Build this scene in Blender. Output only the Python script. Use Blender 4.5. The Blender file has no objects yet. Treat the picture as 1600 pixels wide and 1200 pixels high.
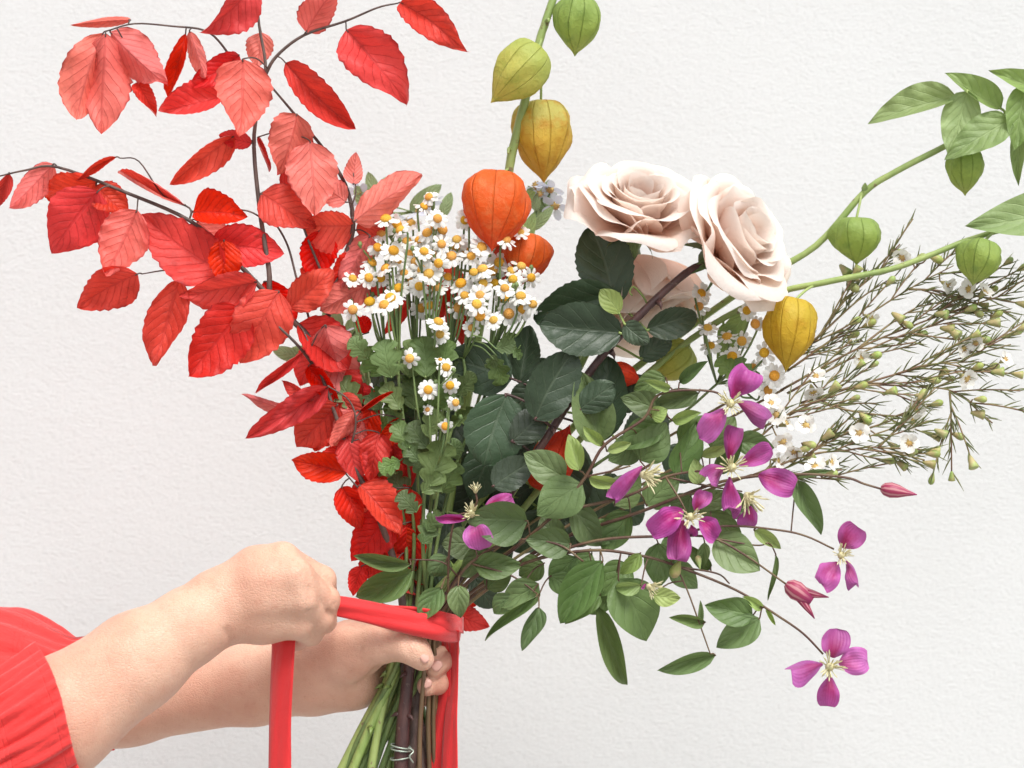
import bpy, math, random
import numpy as np
from mathutils import Vector as V, Matrix

random.seed(11)
rng = np.random.default_rng(5)
scene = bpy.context.scene
COL = scene.collection
PI = math.pi

# ------------------------------------------------------------------ camera, sky, sun, exposure
S = 0.00045            # metres per photograph pixel at the bouquet
D = 1.45               # camera distance to the bouquet
Z0 = 1.30              # camera height
cam = bpy.data.cameras.new('camera')
cam_o = bpy.data.objects.new('camera', cam)
COL.objects.link(cam_o)
cam_o.location = (0, -D, Z0)
cam_o.rotation_euler = (PI / 2, 0, 0)
cam.sensor_width = 36
cam.lens = 36 * D / (1600 * S)
cam.clip_end = 100
cam.dof.use_dof = True
cam.dof.focus_distance = D - 0.02
cam.dof.aperture_fstop = 8.0
scene.camera = cam_o

SUN_EL, SUN_AZ = math.radians(55), math.radians(154)     # azimuth clockwise from +Y (the wall side)
world = bpy.data.worlds.new('World')
scene.world = world
world.use_nodes = True
wn = world.node_tree
bg = wn.nodes['Background']
sky = wn.nodes.new('ShaderNodeTexSky')
sky.sky_type = 'NISHITA'
sky.sun_disc = False
sky.sun_elevation = SUN_EL
sky.sun_rotation = SUN_AZ
sky.dust_density = 3.0
hs = wn.nodes.new('ShaderNodeHueSaturation')             # overcast: the blue washed out to grey
hs.inputs['Saturation'].default_value = 0.12
wn.links.new(sky.outputs[0], hs.inputs['Color'])
wn.links.new(hs.outputs[0], bg.inputs['Color'])
bg.inputs['Strength'].default_value = 0.085
sun = bpy.data.lights.new('sun', 'SUN')
sun.energy = 1.5
sun.angle = math.radians(26)
sun.color = (1.0, 0.972, 0.935)
sun_o = bpy.data.objects.new('sun', sun)
COL.objects.link(sun_o)
sdir = V((math.sin(SUN_AZ) * math.cos(SUN_EL), math.cos(SUN_AZ) * math.cos(SUN_EL), math.sin(SUN_EL)))
sun_o.rotation_euler = sdir.to_track_quat('Z', 'Y').to_euler()
sun_o.location = (1, -2, 3)
vs = scene.view_settings
vs.view_transform = 'Standard'
vs.look = 'None'
vs.exposure = 1.10
vs.gamma = 1.0
vs.use_curve_mapping = False
scene.cycles.max_bounces = 8
scene.cycles.transparent_max_bounces = 8

# ------------------------------------------------------------------ small helpers
def P(px, py, d=0.0):
    """a point d millimetres behind the bouquet plane that the photograph shows at pixel px, py"""
    d = d / 1000.0
    k = (D + d) / D
    return V(((px - 800) * S * k, d, Z0 + (600 - py) * S * k))

WLOC = {}
def link(o, parent, wloc):
    COL.objects.link(o)
    WLOC[o.name] = V(wloc)
    if parent is not None:
        o.parent = parent
        o.location = V(wloc) - WLOC[parent.name]
    else:
        o.location = wloc
    return o

def thing(name, label, cat, loc, group=None):
    o = bpy.data.objects.new(name, None)
    o.empty_display_size = 0.02
    link(o, None, V(loc))
    o['label'] = label
    o['category'] = cat
    if group:
        o['group'] = group
    return o

class MB:
    def __init__(self):
        self.v, self.f, self.uv = [], [], []
    def add(self, vs_, fs, uvs=None):
        o = len(self.v)
        self.v += [V(p) for p in vs_]
        self.f += [tuple(i + o for i in f) for f in fs]
        self.uv += list(uvs) if uvs is not None else [(0.5, 0.5)] * len(vs_)
    def mesh(self, name, mat, origin=V((0, 0, 0)), smooth=True):
        me = bpy.data.meshes.new(name)
        me.from_pydata([tuple(p - origin) for p in self.v], [], self.f)
        l = me.uv_layers.new(name='UVMap')
        idx = np.empty(len(me.loops), dtype=np.int32)
        me.loops.foreach_get('vertex_index', idx)
        uva = np.array(self.uv, dtype=np.float32)[idx]
        l.data.foreach_set('uv', uva.ravel())
        if mat:
            me.materials.append(mat)
        if smooth:
            me.polygons.foreach_set('use_smooth', [True] * len(me.polygons))
        me.update()
        return me
    def obj(self, name, mat, parent=None, origin=None, smooth=True):
        if origin is None:
            origin = self.v[0]
        origin = V(origin)
        return link(bpy.data.objects.new(name, self.mesh(name, mat, origin, smooth)), parent, origin)

def smooth_path(pts, n=5):
    """Catmull-Rom through 3D points; the last component may be a radius"""
    a = [np.array(p, dtype=float) for p in pts]
    if len(a) < 3:
        return [a[0] + (a[-1] - a[0]) * i / n for i in range(n + 1)]
    a = [2 * a[0] - a[1]] + a + [2 * a[-1] - a[-2]]
    out = []
    for i in range(1, len(a) - 2):
        p0, p1, p2, p3 = a[i - 1], a[i], a[i + 1], a[i + 2]
        for k in range(n):
            t = k / n
            out.append(0.5 * ((2 * p1) + (p2 - p0) * t + (2 * p0 - 5 * p1 + 4 * p2 - p3) * t * t + (3 * p1 - p0 - 3 * p2 + p3) * t ** 3))
    out.append(a[-2])
    return out

def tube(mb, pts, radii, sides=7, cap=True, bumpy=0.0):
    pts = [V(p) for p in pts]
    n = len(pts)
    up = V((0.13, 0.92, 0.37)).normalized()
    base = len(mb.v)
    vs_, uvs, fs = [], [], []
    for i, p in enumerate(pts):
        t = (pts[min(i + 1, n - 1)] - pts[max(i - 1, 0)])
        if t.length < 1e-9:
            t = V((0, 0, 1))
        t.normalize()
        a = up - t * up.dot(t)
        if a.length < 1e-4:
            a = V((1, 0, 0)) - t * t.x
        a.normalize()
        b = t.cross(a)
        up = a
        r = radii[i] if hasattr(radii, '__len__') else radii
        for k in range(sides):
            q = 2 * PI * k / sides
            rr = r * (1 + bumpy * random.uniform(-1, 1))
            vs_.append(p + a * math.cos(q) * rr + b * math.sin(q) * rr)
            uvs.append((i / max(1, n - 1), k / sides))
    for i in range(n - 1):
        for k in range(sides):
            k2 = (k + 1) % sides
            fs.append((i * sides + k, i * sides + k2, (i + 1) * sides + k2, (i + 1) * sides + k))
    if cap:
        fs.append(tuple(range(sides))[::-1])
        fs.append(tuple((n - 1) * sides + k for k in range(sides)))
    mb.add(vs_, fs, uvs)

def stem_tube(mb, pix, rpx0, rpx1, sides=7, n=5, bumpy=0.0):
    """pix: (px, py, d) list; returns the sampled 3D points"""
    sp = smooth_path([tuple(P(*p)) for p in pix], n)
    m = len(sp)
    tube(mb, sp, [(rpx0 + (rpx1 - rpx0) * i / (m - 1)) * S for i in range(m)], sides, bumpy=bumpy)
    return [V(p) for p in sp]

# ------------------------------------------------------------------ materials
class NT:
    def __init__(self, name):
        self.m = bpy.data.materials.new(name)
        self.m.use_nodes = True
        self.t = self.m.node_tree
        self.t.nodes.clear()
        self.out = self.t.nodes.new('ShaderNodeOutputMaterial')
    def n(self, typ, props=None, **ins):
        nd = self.t.nodes.new('ShaderNode' + typ)
        for k, v in (props or {}).items():
            setattr(nd, k, v)
        for k, v in ins.items():
            key = int(k[1:]) if k[0] == 'i' and k[1:].isdigit() else k.replace('_', ' ')
            self.put(nd.inputs[key], v)
        return nd
    def put(self, sock, v):
        if isinstance(v, bpy.types.NodeSocket):
            self.t.links.new(v, sock)
        elif isinstance(v, bpy.types.Node):
            self.t.links.new(v.outputs[0], sock)
        else:
            if isinstance(v, (tuple, list)) and len(v) == 3 and sock.type == 'RGBA':
                v = (*v, 1)
            sock.default_value = v
    def math(self, op, a, b=0.0, c=None, clamp=False):
        nd = self.n('Math', {'operation': op, 'use_clamp': clamp}, i0=a, i1=b)
        if c is not None:
            self.put(nd.inputs[2], c)
        return nd.outputs[0]
    def ramp(self, x, a, b, c=0.0, d=1.0, smooth=True):
        nd = self.n('MapRange', {'interpolation_type': 'SMOOTHSTEP' if smooth else 'LINEAR'}, i0=x, i1=a, i2=b, i3=c, i4=d)
        return nd.outputs[0]
    def mix(self, f, a, b, blend='MIX'):
        nd = self.t.nodes.new('ShaderNodeMix')
        nd.data_type = 'RGBA'
        nd.blend_type = blend
        self.put(nd.inputs[0], f)
        self.put(nd.inputs[6], a)
        self.put(nd.inputs[7], b)
        return nd.outputs[2]
    def noise(self, scale, detail=3.0, rough=0.55, vec=None):
        nd = self.n('TexNoise', None, Scale=scale, Detail=detail, Roughness=rough)
        if vec is not None:
            self.put(nd.inputs['Vector'], vec)
        return nd.outputs[0]
    def objcoord(self):
        return self.n('TexCoord').outputs['Object']
    def finish(self, shader):
        self.put(self.out.inputs['Surface'], shader)
        return self.m

def thin_shader(N, color, tcolor, rough, trans, bump=None, spec=0.5):
    """a leaf or petal: gloss on top, light let through"""
    ins = dict(Base_Color=color, Roughness=rough)
    pr = N.n('BsdfPrincipled', None, **ins)
    pr.inputs['Specular IOR Level'].default_value = spec
    tr = N.n('BsdfTranslucent', None, Color=tcolor)
    if bump is not None:
        N.put(pr.inputs['Normal'], bump)
        N.put(tr.inputs['Normal'], bump)
    mx = N.n('MixShader', None, i0=trans, i1=pr.outputs[0], i2=tr.outputs[0])
    return mx.outputs[0]

def vary(N, col, hue=0.01, sat=0.1, val=0.2):
    rnd = N.n('ObjectInfo').outputs['Random']
    r2 = N.math('FRACT', N.math('MULTIPLY', rnd, 7.31))
    r3 = N.math('FRACT', N.math('MULTIPLY', rnd, 17.77))
    h = N.n('HueSaturation', None, Color=col)
    N.put(h.inputs['Hue'], N.ramp(rnd, 0, 1, 0.5 - hue, 0.5 + hue, False))
    N.put(h.inputs['Saturation'], N.ramp(r2, 0, 1, 1 - sat, 1 + sat * 0.5, False))
    N.put(h.inputs['Value'], N.ramp(r3, 0, 1, 1 - val, 1 + val, False))
    return h.outputs[0]

def leaf_mat(name, top, under, veincol, nveins=8, slope=2.6, trans=0.3, rough=0.42, veinmix=0.5, hue=0.01, sat=0.1, val=0.15,
             pleat=0.5, bumpd=0.0015, mott=0.25, edge=None, spec=0.5):
    N = NT(name)
    uv = N.n('UVMap').outputs[0]
    sx = N.n('SeparateXYZ', None, i0=uv)
    u, v = sx.outputs[0], sx.outputs[1]
    av = N.math('MULTIPLY', N.math('ABSOLUTE', N.math('SUBTRACT', v, 0.5)), 2.0)
    oc = N.objcoord()
    wob = N.math('MULTIPLY', N.noise(60, 2, 0.5, oc), 0.35)
    c = N.math('ADD', N.math('SUBTRACT', N.math('MULTIPLY', u, float(nveins)), N.math('MULTIPLY', av, slope)), wob)
    tri = N.math('MULTIPLY', N.math('ABSOLUTE', N.math('SUBTRACT', N.math('FRACT', c), 0.5)), 2.0)
    vein = N.math('MULTIPLY', N.ramp(tri, 0.84, 1.0), N.ramp(av, 1.0, 0.5, 0.25, 1.0))
    mid = N.ramp(av, 0.075, 0.02)
    vm = N.math('MAXIMUM', vein, mid)
    geo = N.n('NewGeometry')
    col = N.mix(geo.outputs['Backfacing'], top, under)
    col = vary(N, col, hue, sat, val)
    ns = N.noise(75, 5, 0.62, oc)
    dark = N.mix(1.0, col, (0.62, 0.55, 0.55) if top[0] > top[1] else (0.6, 0.68, 0.6), 'MULTIPLY')
    col = N.mix(N.math('MULTIPLY', N.ramp(ns, 0.45, 0.75), mott * 2), col, dark)
    if edge:
        e = N.math('MULTIPLY', N.ramp(av, 0.86, 1.0), N.ramp(N.noise(130, 2, 0.5, oc), 0.4, 0.6))
        col = N.mix(N.math('MULTIPLY', e, 0.8), col, edge)
        sp = N.math('MULTIPLY', N.ramp(N.noise(48, 4, 0.7, oc), 0.67, 0.74), 0.55)
        col = N.mix(sp, col, (0.27, 0.03, 0.02))
    colv = N.mix(N.math('MULTIPLY', vm, veinmix), col, veincol)
    h = N.math('ADD', N.math('MULTIPLY', N.ramp(tri, 0, 1), -pleat), N.math('MULTIPLY', vm, -0.25))
    h = N.math('ADD', h, N.math('MULTIPLY', N.noise(260, 4, 0.6, oc), 0.5))
    b = N.n('Bump', None, Strength=0.8, Distance=bumpd, Height=h)
    tcol = N.mix(0.75, colv, N.mix(1.0, colv, (1.0, 0.9, 0.6), 'MULTIPLY'))
    return N.finish(thin_shader(N, colv, tcol, rough, trans, b.outputs[0], spec))

def stem_mat(name, c1, c2, scale=90, rough=0.5, spots=None):
    N = NT(name)
    oc = N.objcoord()
    mp = N.n('Mapping', None, Vector=oc)
    mp.inputs['Scale'].default_value = (1, 1, 0.35)
    ns = N.noise(scale, 4, 0.6, mp.outputs[0])
    col = N.mix(N.ramp(ns, 0.35, 0.68), c1, c2)
    if spots:
        col = N.mix(N.ramp(N.noise(scale * 3.1, 2, 0.5, oc), 0.64, 0.72), col, spots)
    b = N.n('Bump', None, Strength=0.6, Distance=0.0008, Height=N.noise(scale * 5, 4, 0.6, mp.outputs[0]))
    pr = N.n('BsdfPrincipled', None, Base_Color=col, Roughness=rough, Normal=b.outputs[0])
    return N.finish(pr.outputs[0])

M = {}
M['beech'] = leaf_mat('beech_leaf_red', (0.75, 0.036, 0.022), (0.85, 0.19, 0.165), (0.40, 0.02, 0.025), 8, 2.4, trans=0.42, rough=0.46,
                      veinmix=0.30, hue=0.0045, sat=0.07, val=0.13, pleat=0.14, bumpd=0.0020, mott=0.34, edge=(0.30, 0.015, 0.02), spec=0.32)
M['rose_leaf'] = leaf_mat('rose_leaf_green', (0.048, 0.078, 0.042), (0.12, 0.16, 0.10), (0.11, 0.145, 0.09), 5, 1.8, trans=0.14, rough=0.44,
                          veinmix=0.35, hue=0.012, sat=0.15, val=0.25, pleat=0.20, bumpd=0.0012, mott=0.3)
M['clem_leaf'] = leaf_mat('clematis_leaf_green', (0.140, 0.215, 0.075), (0.21, 0.285, 0.13), (0.19, 0.275, 0.11), 4, 2.0, trans=0.28, rough=0.48,
                          veinmix=0.30, hue=0.012, sat=0.12, val=0.22, pleat=0.18, bumpd=0.0016, mott=0.25)
M['young_leaf'] = leaf_mat('young_leaf_green', (0.32, 0.43, 0.13), (0.38, 0.47, 0.20), (0.40, 0.50, 0.20), 4, 2.0, trans=0.34, rough=0.5,
                           veinmix=0.3, hue=0.012, sat=0.1, val=0.15, pleat=0.3, bumpd=0.001, mott=0.12)
M['phys_leaf'] = leaf_mat('lantern_plant_leaf_green', (0.26, 0.38, 0.13), (0.33, 0.44, 0.20), (0.35, 0.47, 0.20), 6, 2.2, trans=0.32, rough=0.5,
                          veinmix=0.35, hue=0.012, sat=0.12, val=0.16, pleat=0.2, bumpd=0.0016, mott=0.2)
M['lobed_leaf'] = leaf_mat('feverfew_leaf_green', (0.125, 0.195, 0.055), (0.16, 0.23, 0.09), (0.18, 0.27, 0.10), 5, 2.0, trans=0.28, rough=0.55,
                           veinmix=0.3, hue=0.012, sat=0.12, val=0.28, pleat=0.1, bumpd=0.0014, mott=0.2)
M['tweedia_leaf'] = leaf_mat('pale_leaf_green', (0.30, 0.40, 0.20), (0.36, 0.44, 0.27), (0.4, 0.5, 0.3), 5, 2.0, trans=0.35, rough=0.6, pleat=0.2)
M['twig'] = stem_mat('beech_bark', (0.055, 0.035, 0.03), (0.13, 0.085, 0.07), 120, 0.55)
M['dark_stem'] = stem_mat('maroon_stem', (0.050, 0.022, 0.022), (0.10, 0.045, 0.04), 90, 0.45, (0.15, 0.10, 0.08))
M['green_stem'] = stem_mat('green_stem', (0.20, 0.30, 0.075), (0.33, 0.42, 0.14), 70, 0.42, (0.10, 0.09, 0.04))
M['thin_stem'] = stem_mat('thin_green_stem', (0.10, 0.16, 0.05), (0.20, 0.27, 0.09), 90, 0.5)
M['phys_stem'] = stem_mat('lantern_plant_stem', (0.24, 0.33, 0.10), (0.34, 0.42, 0.14), 60, 0.45, (0.2, 0.17, 0.08))
M['clem_stem'] = stem_mat('clematis_vine_stem', (0.085, 0.035, 0.025), (0.15, 0.10, 0.05), 60, 0.5)
M['wax_stem'] = stem_mat('waxflower_twig', (0.17, 0.09, 0.055), (0.24, 0.19, 0.08), 80, 0.55)
M['needle'] = stem_mat('waxflower_needle', (0.10, 0.12, 0.038), (0.18, 0.19, 0.065), 60, 0.5)

def plain_thin(name, col, tcol=None, rough=0.5, trans=0.3, var=(0.005, 0.05, 0.06), nscale=90, namt=0.2, ncol=None, bumpd=0.0006, bscale=220):
    N = NT(name)
    oc = N.objcoord()
    c = vary(N, col, *var) if var else col
    if ncol:
        c = N.mix(N.math('MULTIPLY', N.ramp(N.noise(nscale, 3, 0.6, oc), 0.4, 0.7), namt), c, ncol)
    b = N.n('Bump', None, Strength=0.6, Distance=bumpd, Height=N.noise(bscale, 3, 0.6, oc))
    return N.finish(thin_shader(N, c, tcol or c, rough, trans, b.outputs[0], 0.4))

M['white_petal'] = plain_thin('daisy_petal_white', (0.86, 0.86, 0.83), rough=0.55, trans=0.3)
M['wax_petal'] = plain_thin('waxflower_petal_white', (0.86, 0.85, 0.80), rough=0.4, trans=0.3, ncol=(0.85, 0.72, 0.68), namt=0.3)
M['wax_cup'] = plain_thin('waxflower_cup_green', (0.33, 0.42, 0.12), rough=0.45, trans=0.15, ncol=(0.62, 0.36, 0.25), namt=0.5, nscale=140, var=(0.02, 0.1, 0.2))
M['wax_eye'] = plain_thin('waxflower_eye', (0.55, 0.38, 0.12), rough=0.5, trans=0.1, ncol=(0.5, 0.18, 0.1), namt=0.5)
M['tweedia_petal'] = plain_thin('pale_blue_petal', (0.72, 0.75, 0.86), rough=0.5, trans=0.35, ncol=(0.8, 0.8, 0.78), namt=0.5)
M['stamen'] = plain_thin('cream_stamen', (0.80, 0.76, 0.50), rough=0.5, trans=0.25, ncol=(0.70, 0.62, 0.30), namt=0.5)

def disc_mat():
    N = NT('daisy_disc_yellow')
    oc = N.objcoord()
    vo = N.n('TexVoronoi', None, Vector=oc, Scale=1500.0)
    c = N.mix(N.ramp(vo.outputs['Distance'], 0.1, 0.6), (0.88, 0.53, 0.07), (0.74, 0.36, 0.03))
    c = vary(N, c, 0.012, 0.08, 0.12)
    b = N.n('Bump', None, Strength=0.9, Distance=0.0006, Height=N.math('SUBTRACT', 1.0, vo.outputs['Distance']))
    pr = N.n('BsdfPrincipled', None, Base_Color=c, Roughness=0.65, Normal=b.outputs[0])
    return N.finish(pr.outputs[0])
M['disc'] = disc_mat()

def petal_mat_clematis():
    N = NT('clematis_petal_magenta')
    sx = N.n('SeparateXYZ', None, i0=N.n('UVMap').outputs[0])
    u, v = sx.outputs[0], sx.outputs[1]
    av = N.math('MULTIPLY', N.math('ABSOLUTE', N.math('SUBTRACT', v, 0.5)), 2.0)
    oc = N.objcoord()
    base = N.mix(N.ramp(N.math('ADD', N.math('MAXIMUM', av, N.math('MULTIPLY', u, 0.75)), N.math('MULTIPLY', N.noise(90, 3, 0.6, oc), 0.35)), 0.3, 1.0), (0.36, 0.016, 0.125), (0.46, 0.09, 0.35))
    st = N.math('SINE', N.math('MULTIPLY', N.math('ADD', v, N.math('MULTIPLY', N.noise(40, 2, 0.5, oc), 0.06)), 60.0))
    base = N.mix(N.math('MULTIPLY', N.ramp(N.noise(70, 3, 0.6, oc), 0.45, 0.7), 0.35), base, (0.54, 0.18, 0.48))
    geo = N.n('NewGeometry')
    base = N.mix(geo.outputs['Backfacing'], base, N.mix(0.5, base, (0.55, 0.22, 0.46)))
    base = vary(N, base, 0.015, 0.08, 0.15)
    b = N.n('Bump', None, Strength=0.6, Distance=0.001, Height=N.math('ADD', N.math('MULTIPLY', st, 0.12), N.noise(180, 3, 0.6, oc)))
    return N.finish(thin_shader(N, base, base, 0.5, 0.3, b.outputs[0], 0.4))
M['clem_petal'] = petal_mat_clematis()

def bud_mat():
    N = NT('clematis_bud_pink')
    sx = N.n('SeparateXYZ', None, i0=N.n('UVMap').outputs[0])
    st = N.math('SINE', N.math('MULTIPLY', sx.outputs[1], 2 * PI * 8))
    c = N.mix(N.ramp(st, -0.2, 0.8), (0.36, 0.04, 0.10), (0.58, 0.25, 0.28))
    c = N.mix(N.ramp(sx.outputs[0], 0.6, 1.0), c, (0.35, 0.03, 0.13))
    return N.finish(thin_shader(N, c, c, 0.45, 0.2, None, 0.5))
M['clem_bud'] = bud_mat()

def rose_mat():
    N = NT('rose_petal_blush')
    sx = N.n('SeparateXYZ', None, i0=N.n('UVMap').outputs[0])
    u, v = sx.outputs[0], sx.outputs[1]
    oc = N.objcoord()
    c = N.mix(N.ramp(u, 0.05, 0.7), (0.955, 0.69, 0.57), (0.965, 0.83, 0.755))  # petal blush, its base tinted pinker to paint the glow in the crevices
    c = N.mix(N.ramp(N.math('ADD', u, N.math('MULTIPLY', N.noise(40, 3, 0.6, oc), 0.3)), 0.7, 1.15), c, (0.97, 0.915, 0.87))
    c = vary(N, c, 0.006, 0.12, 0.03)
    fine = N.noise(30, 2, 0.5, N.n('Mapping', None, Vector=N.n('UVMap').outputs[0], Scale=(0.6, 5.0, 1.0)).outputs[0])
    b = N.n('Bump', None, Strength=0.5, Distance=0.0012, Height=N.math('ADD', fine, N.math('MULTIPLY', N.noise(120, 3, 0.6, oc), 0.5)))
    return N.finish(thin_shader(N, c, N.mix(1.0, c, (1.0, 0.92, 0.86), 'MULTIPLY'), 0.55, 0.46, b.outputs[0], 0.3))
M['rose_petal'] = rose_mat()

def lantern_mat(name, ctop, cmid, ctip, mottle):
    N = NT(name)
    sx = N.n('SeparateXYZ', None, i0=N.n('UVMap').outputs[0])
    u, v = sx.outputs[0], sx.outputs[1]
    oc = N.objcoord()
    nz = N.noise(55, 4, 0.6, oc)
    uu = N.math('ADD', u, N.math('MULTIPLY', N.math('SUBTRACT', nz, 0.5), 0.5))
    c = N.mix(N.ramp(uu, 0.05, 0.5), ctop, cmid)
    c = N.mix(N.ramp(uu, 0.5, 1.0), c, ctip)
    c = N.mix(N.math('MULTIPLY', N.ramp(N.noise(110, 4, 0.65, oc), 0.44, 0.72), 0.75), c, mottle)
    rib = N.math('ABSOLUTE', N.math('SUBTRACT', N.math('FRACT', N.math('ADD', N.math('MULTIPLY', v, 10.0), 0.5)), 0.5))
    rl = N.ramp(rib, 0.06, 0.0)
    c = N.mix(N.math('MULTIPLY', rl, 0.16), c, mottle)
    vo = N.n('TexVoronoi', {'feature': 'DISTANCE_TO_EDGE'}, Vector=oc, Scale=190.0)
    net = N.ramp(vo.outputs['Distance'], 0.10, 0.0)
    c = N.mix(N.math('MULTIPLY', net, 0.08), c, mottle)
    h = N.math('ADD', N.math('MULTIPLY', net, 0.10), N.math('ADD', rl, N.math('MULTIPLY', N.noise(130, 4, 0.6, oc), 1.2)))
    b = N.n('Bump', None, Strength=0.7, Distance=0.0016, Height=h)
    return N.finish(thin_shader(N, c, c, 0.55, 0.42, b.outputs[0], 0.35))
M['lan_green'] = lantern_mat('lantern_husk_green', (0.33, 0.45, 0.12), (0.42, 0.53, 0.12), (0.52, 0.57, 0.17), (0.24, 0.36, 0.09))
M['lan_lime'] = lantern_mat('lantern_husk_lime', (0.48, 0.54, 0.14), (0.62, 0.58, 0.14), (0.68, 0.54, 0.12), (0.42, 0.46, 0.09))
M['lan_gold'] = lantern_mat('lantern_husk_gold', (0.56, 0.52, 0.13), (0.70, 0.47, 0.07), (0.68, 0.46, 0.08), (0.58, 0.30, 0.04))
M['lan_yellow'] = lantern_mat('lantern_husk_yellow', (0.66, 0.50, 0.055), (0.70, 0.47, 0.04), (0.62, 0.46, 0.06), (0.60, 0.36, 0.03))
M['lan_orange'] = lantern_mat('lantern_husk_orange', (0.78, 0.15, 0.022), (0.82, 0.13, 0.014), (0.72, 0.07, 0.012), (0.80, 0.24, 0.07))
M['lan_red'] = lantern_mat('lantern_husk_red_orange', (0.75, 0.07, 0.015), (0.78, 0.06, 0.012), (0.70, 0.04, 0.012), (0.6, 0.03, 0.01))

def skin_mat():
    N = NT('skin')
    oc = N.objcoord()
    c = N.mix(N.ramp(N.noise(22, 4, 0.6, oc), 0.35, 0.7), (0.70, 0.43, 0.315), (0.64, 0.345, 0.245))
    c = N.mix(N.math('MULTIPLY', N.ramp(N.noise(140, 4, 0.65, oc), 0.48, 0.72), 0.3), c, (0.55, 0.25, 0.18))
    c = N.mix(N.math('MULTIPLY', N.ramp(N.noise(420, 2, 0.5, oc), 0.68, 0.76), 0.35), c, (0.42, 0.2, 0.13))
    mp = N.n('Mapping', None, Vector=oc)
    mp.inputs['Rotation'].default_value = (0, 0.5, 0)
    mp.inputs['Scale'].default_value = (1.5, 1, 1)
    h = N.math('ADD', N.math('MULTIPLY', N.noise(260, 4, 0.6, mp.outputs[0]), 0.7), N.math('MULTIPLY', N.noise(900, 2, 0.5, oc), 0.35))
    vor = N.n('TexVoronoi', {'feature': 'DISTANCE_TO_EDGE'}, Vector=N.n('Mapping', None, Vector=oc, Rotation=(0, 0.55, 0), Scale=(0.55, 1.0, 1.0)).outputs[0], Scale=620.0)
    h = N.math('ADD', h, N.math('MULTIPLY', N.ramp(vor.outputs['Distance'], 0.0, 0.16), 0.55))
    b = N.n('Bump', None, Strength=0.45, Distance=0.0009, Height=h)
    pr = N.n('BsdfPrincipled', None, Base_Color=c, Roughness=0.47, Normal=b.outputs[0])
    pr.inputs['Subsurface Weight'].default_value = 0.18
    pr.inputs['Subsurface Radius'].default_value = (0.010, 0.0035, 0.002)
    pr.inputs['Subsurface Scale'].default_value = 0.6
    pr.inputs['Specular IOR Level'].default_value = 0.4
    return N.finish(pr.outputs[0])
M['skin'] = skin_mat()
def nail_mat():
    N = NT('fingernail')
    pr = N.n('BsdfPrincipled', None, Base_Color=(0.72, 0.40, 0.33), Roughness=0.3)
    return N.finish(pr.outputs[0])
M['nail'] = nail_mat()

def cloth_mat(name, col, rough=0.75, weave=2600.0, trans=0.12, amt=0.35, wr=(5, 55), wd=0.0035, hem=None):
    N = NT(name)
    oc = N.objcoord()
    c = N.mix(N.math('MULTIPLY', N.ramp(N.noise(35, 4, 0.6, oc), 0.35, 0.7), amt), col, tuple(x * 0.86 for x in col))
    h = N.math('ADD', N.noise(weave, 2, 0.5, oc), N.math('MULTIPLY', N.noise(60, 4, 0.6, oc), 3.0))
    b = N.n('Bump', None, Strength=0.35, Distance=0.0008, Height=h)
    uvn = N.n('UVMap').outputs[0]
    wrk = N.noise(1.0, 3, 0.6, N.n('Mapping', None, Vector=uvn, Scale=(wr[0], wr[1], 1.0)).outputs[0])
    if hem:
        su = N.n('SeparateXYZ', None, i0=uvn).outputs[0]
        for hpos in hem:
            wrk = N.math('SUBTRACT', wrk, N.math('MULTIPLY', N.ramp(N.math('ABSOLUTE', N.math('SUBTRACT', su, hpos)), 0.008, 0.0), 0.14))
    b = N.n('Bump', None, Strength=0.8, Distance=wd, Height=wrk, Normal=b.outputs[0])
    pr = N.n('BsdfPrincipled', None, Base_Color=c, Roughness=rough, Normal=b.outputs[0])
    pr.inputs['Sheen Weight'].default_value = 0.25
    pr.inputs['Specular IOR Level'].default_value = 0.25
    tr = N.n('BsdfTranslucent', None, Color=c)
    mx = N.n('MixShader', None, i0=trans, i1=pr.outputs[0], i2=tr.outputs[0])
    return N.finish(mx.outputs[0])
M['sleeve'] = cloth_mat('red_sleeve_cloth', (0.80, 0.050, 0.048), wr=(6, 40), wd=0.003, hem=(0.07, 0.40, 0.43, 0.46))
M['ribbon'] = cloth_mat('red_ribbon_cloth', (0.80, 0.038, 0.042), 0.5, 4200.0, 0.2, 0.3, wr=(7, 3), wd=0.0010)

def wall_mat():
    N = NT('white_stucco')
    oc = N.objcoord()
    mp = N.n('Mapping', None, Vector=oc)
    mp.inputs['Scale'].default_value = (0.55, 1, 1.0)
    n1 = N.noise(460, 5, 0.68, mp.outputs[0])
    n2 = N.noise(150, 3, 0.6, mp.outputs[0])
    n3 = N.noise(3.0, 3, 0.5, oc)
    h = N.math('ADD', N.math('MULTIPLY', n1, 1.0), N.math('MULTIPLY', n2, 0.55))
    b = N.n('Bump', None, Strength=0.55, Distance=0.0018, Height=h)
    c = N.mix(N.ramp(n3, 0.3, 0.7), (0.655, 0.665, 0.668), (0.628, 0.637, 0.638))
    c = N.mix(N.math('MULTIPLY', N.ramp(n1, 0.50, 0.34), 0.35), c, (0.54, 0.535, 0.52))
    pr = N.n('BsdfPrincipled', None, Base_Color=c, Roughness=0.85, Normal=b.outputs[0])
    pr.inputs['Specular IOR Level'].default_value = 0.2
    return N.finish(pr.outputs[0])
M['wall'] = wall_mat()
def ground_mat():
    N = NT('bounce_ground')
    oc = N.objcoord()
    c = N.mix(N.noise(12, 4, 0.6, oc), (0.36, 0.35, 0.33), (0.30, 0.295, 0.28))
    pr = N.n('BsdfPrincipled', None, Base_Color=c, Roughness=0.9)
    return N.finish(pr.outputs[0])
M['ground'] = ground_mat()

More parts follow.
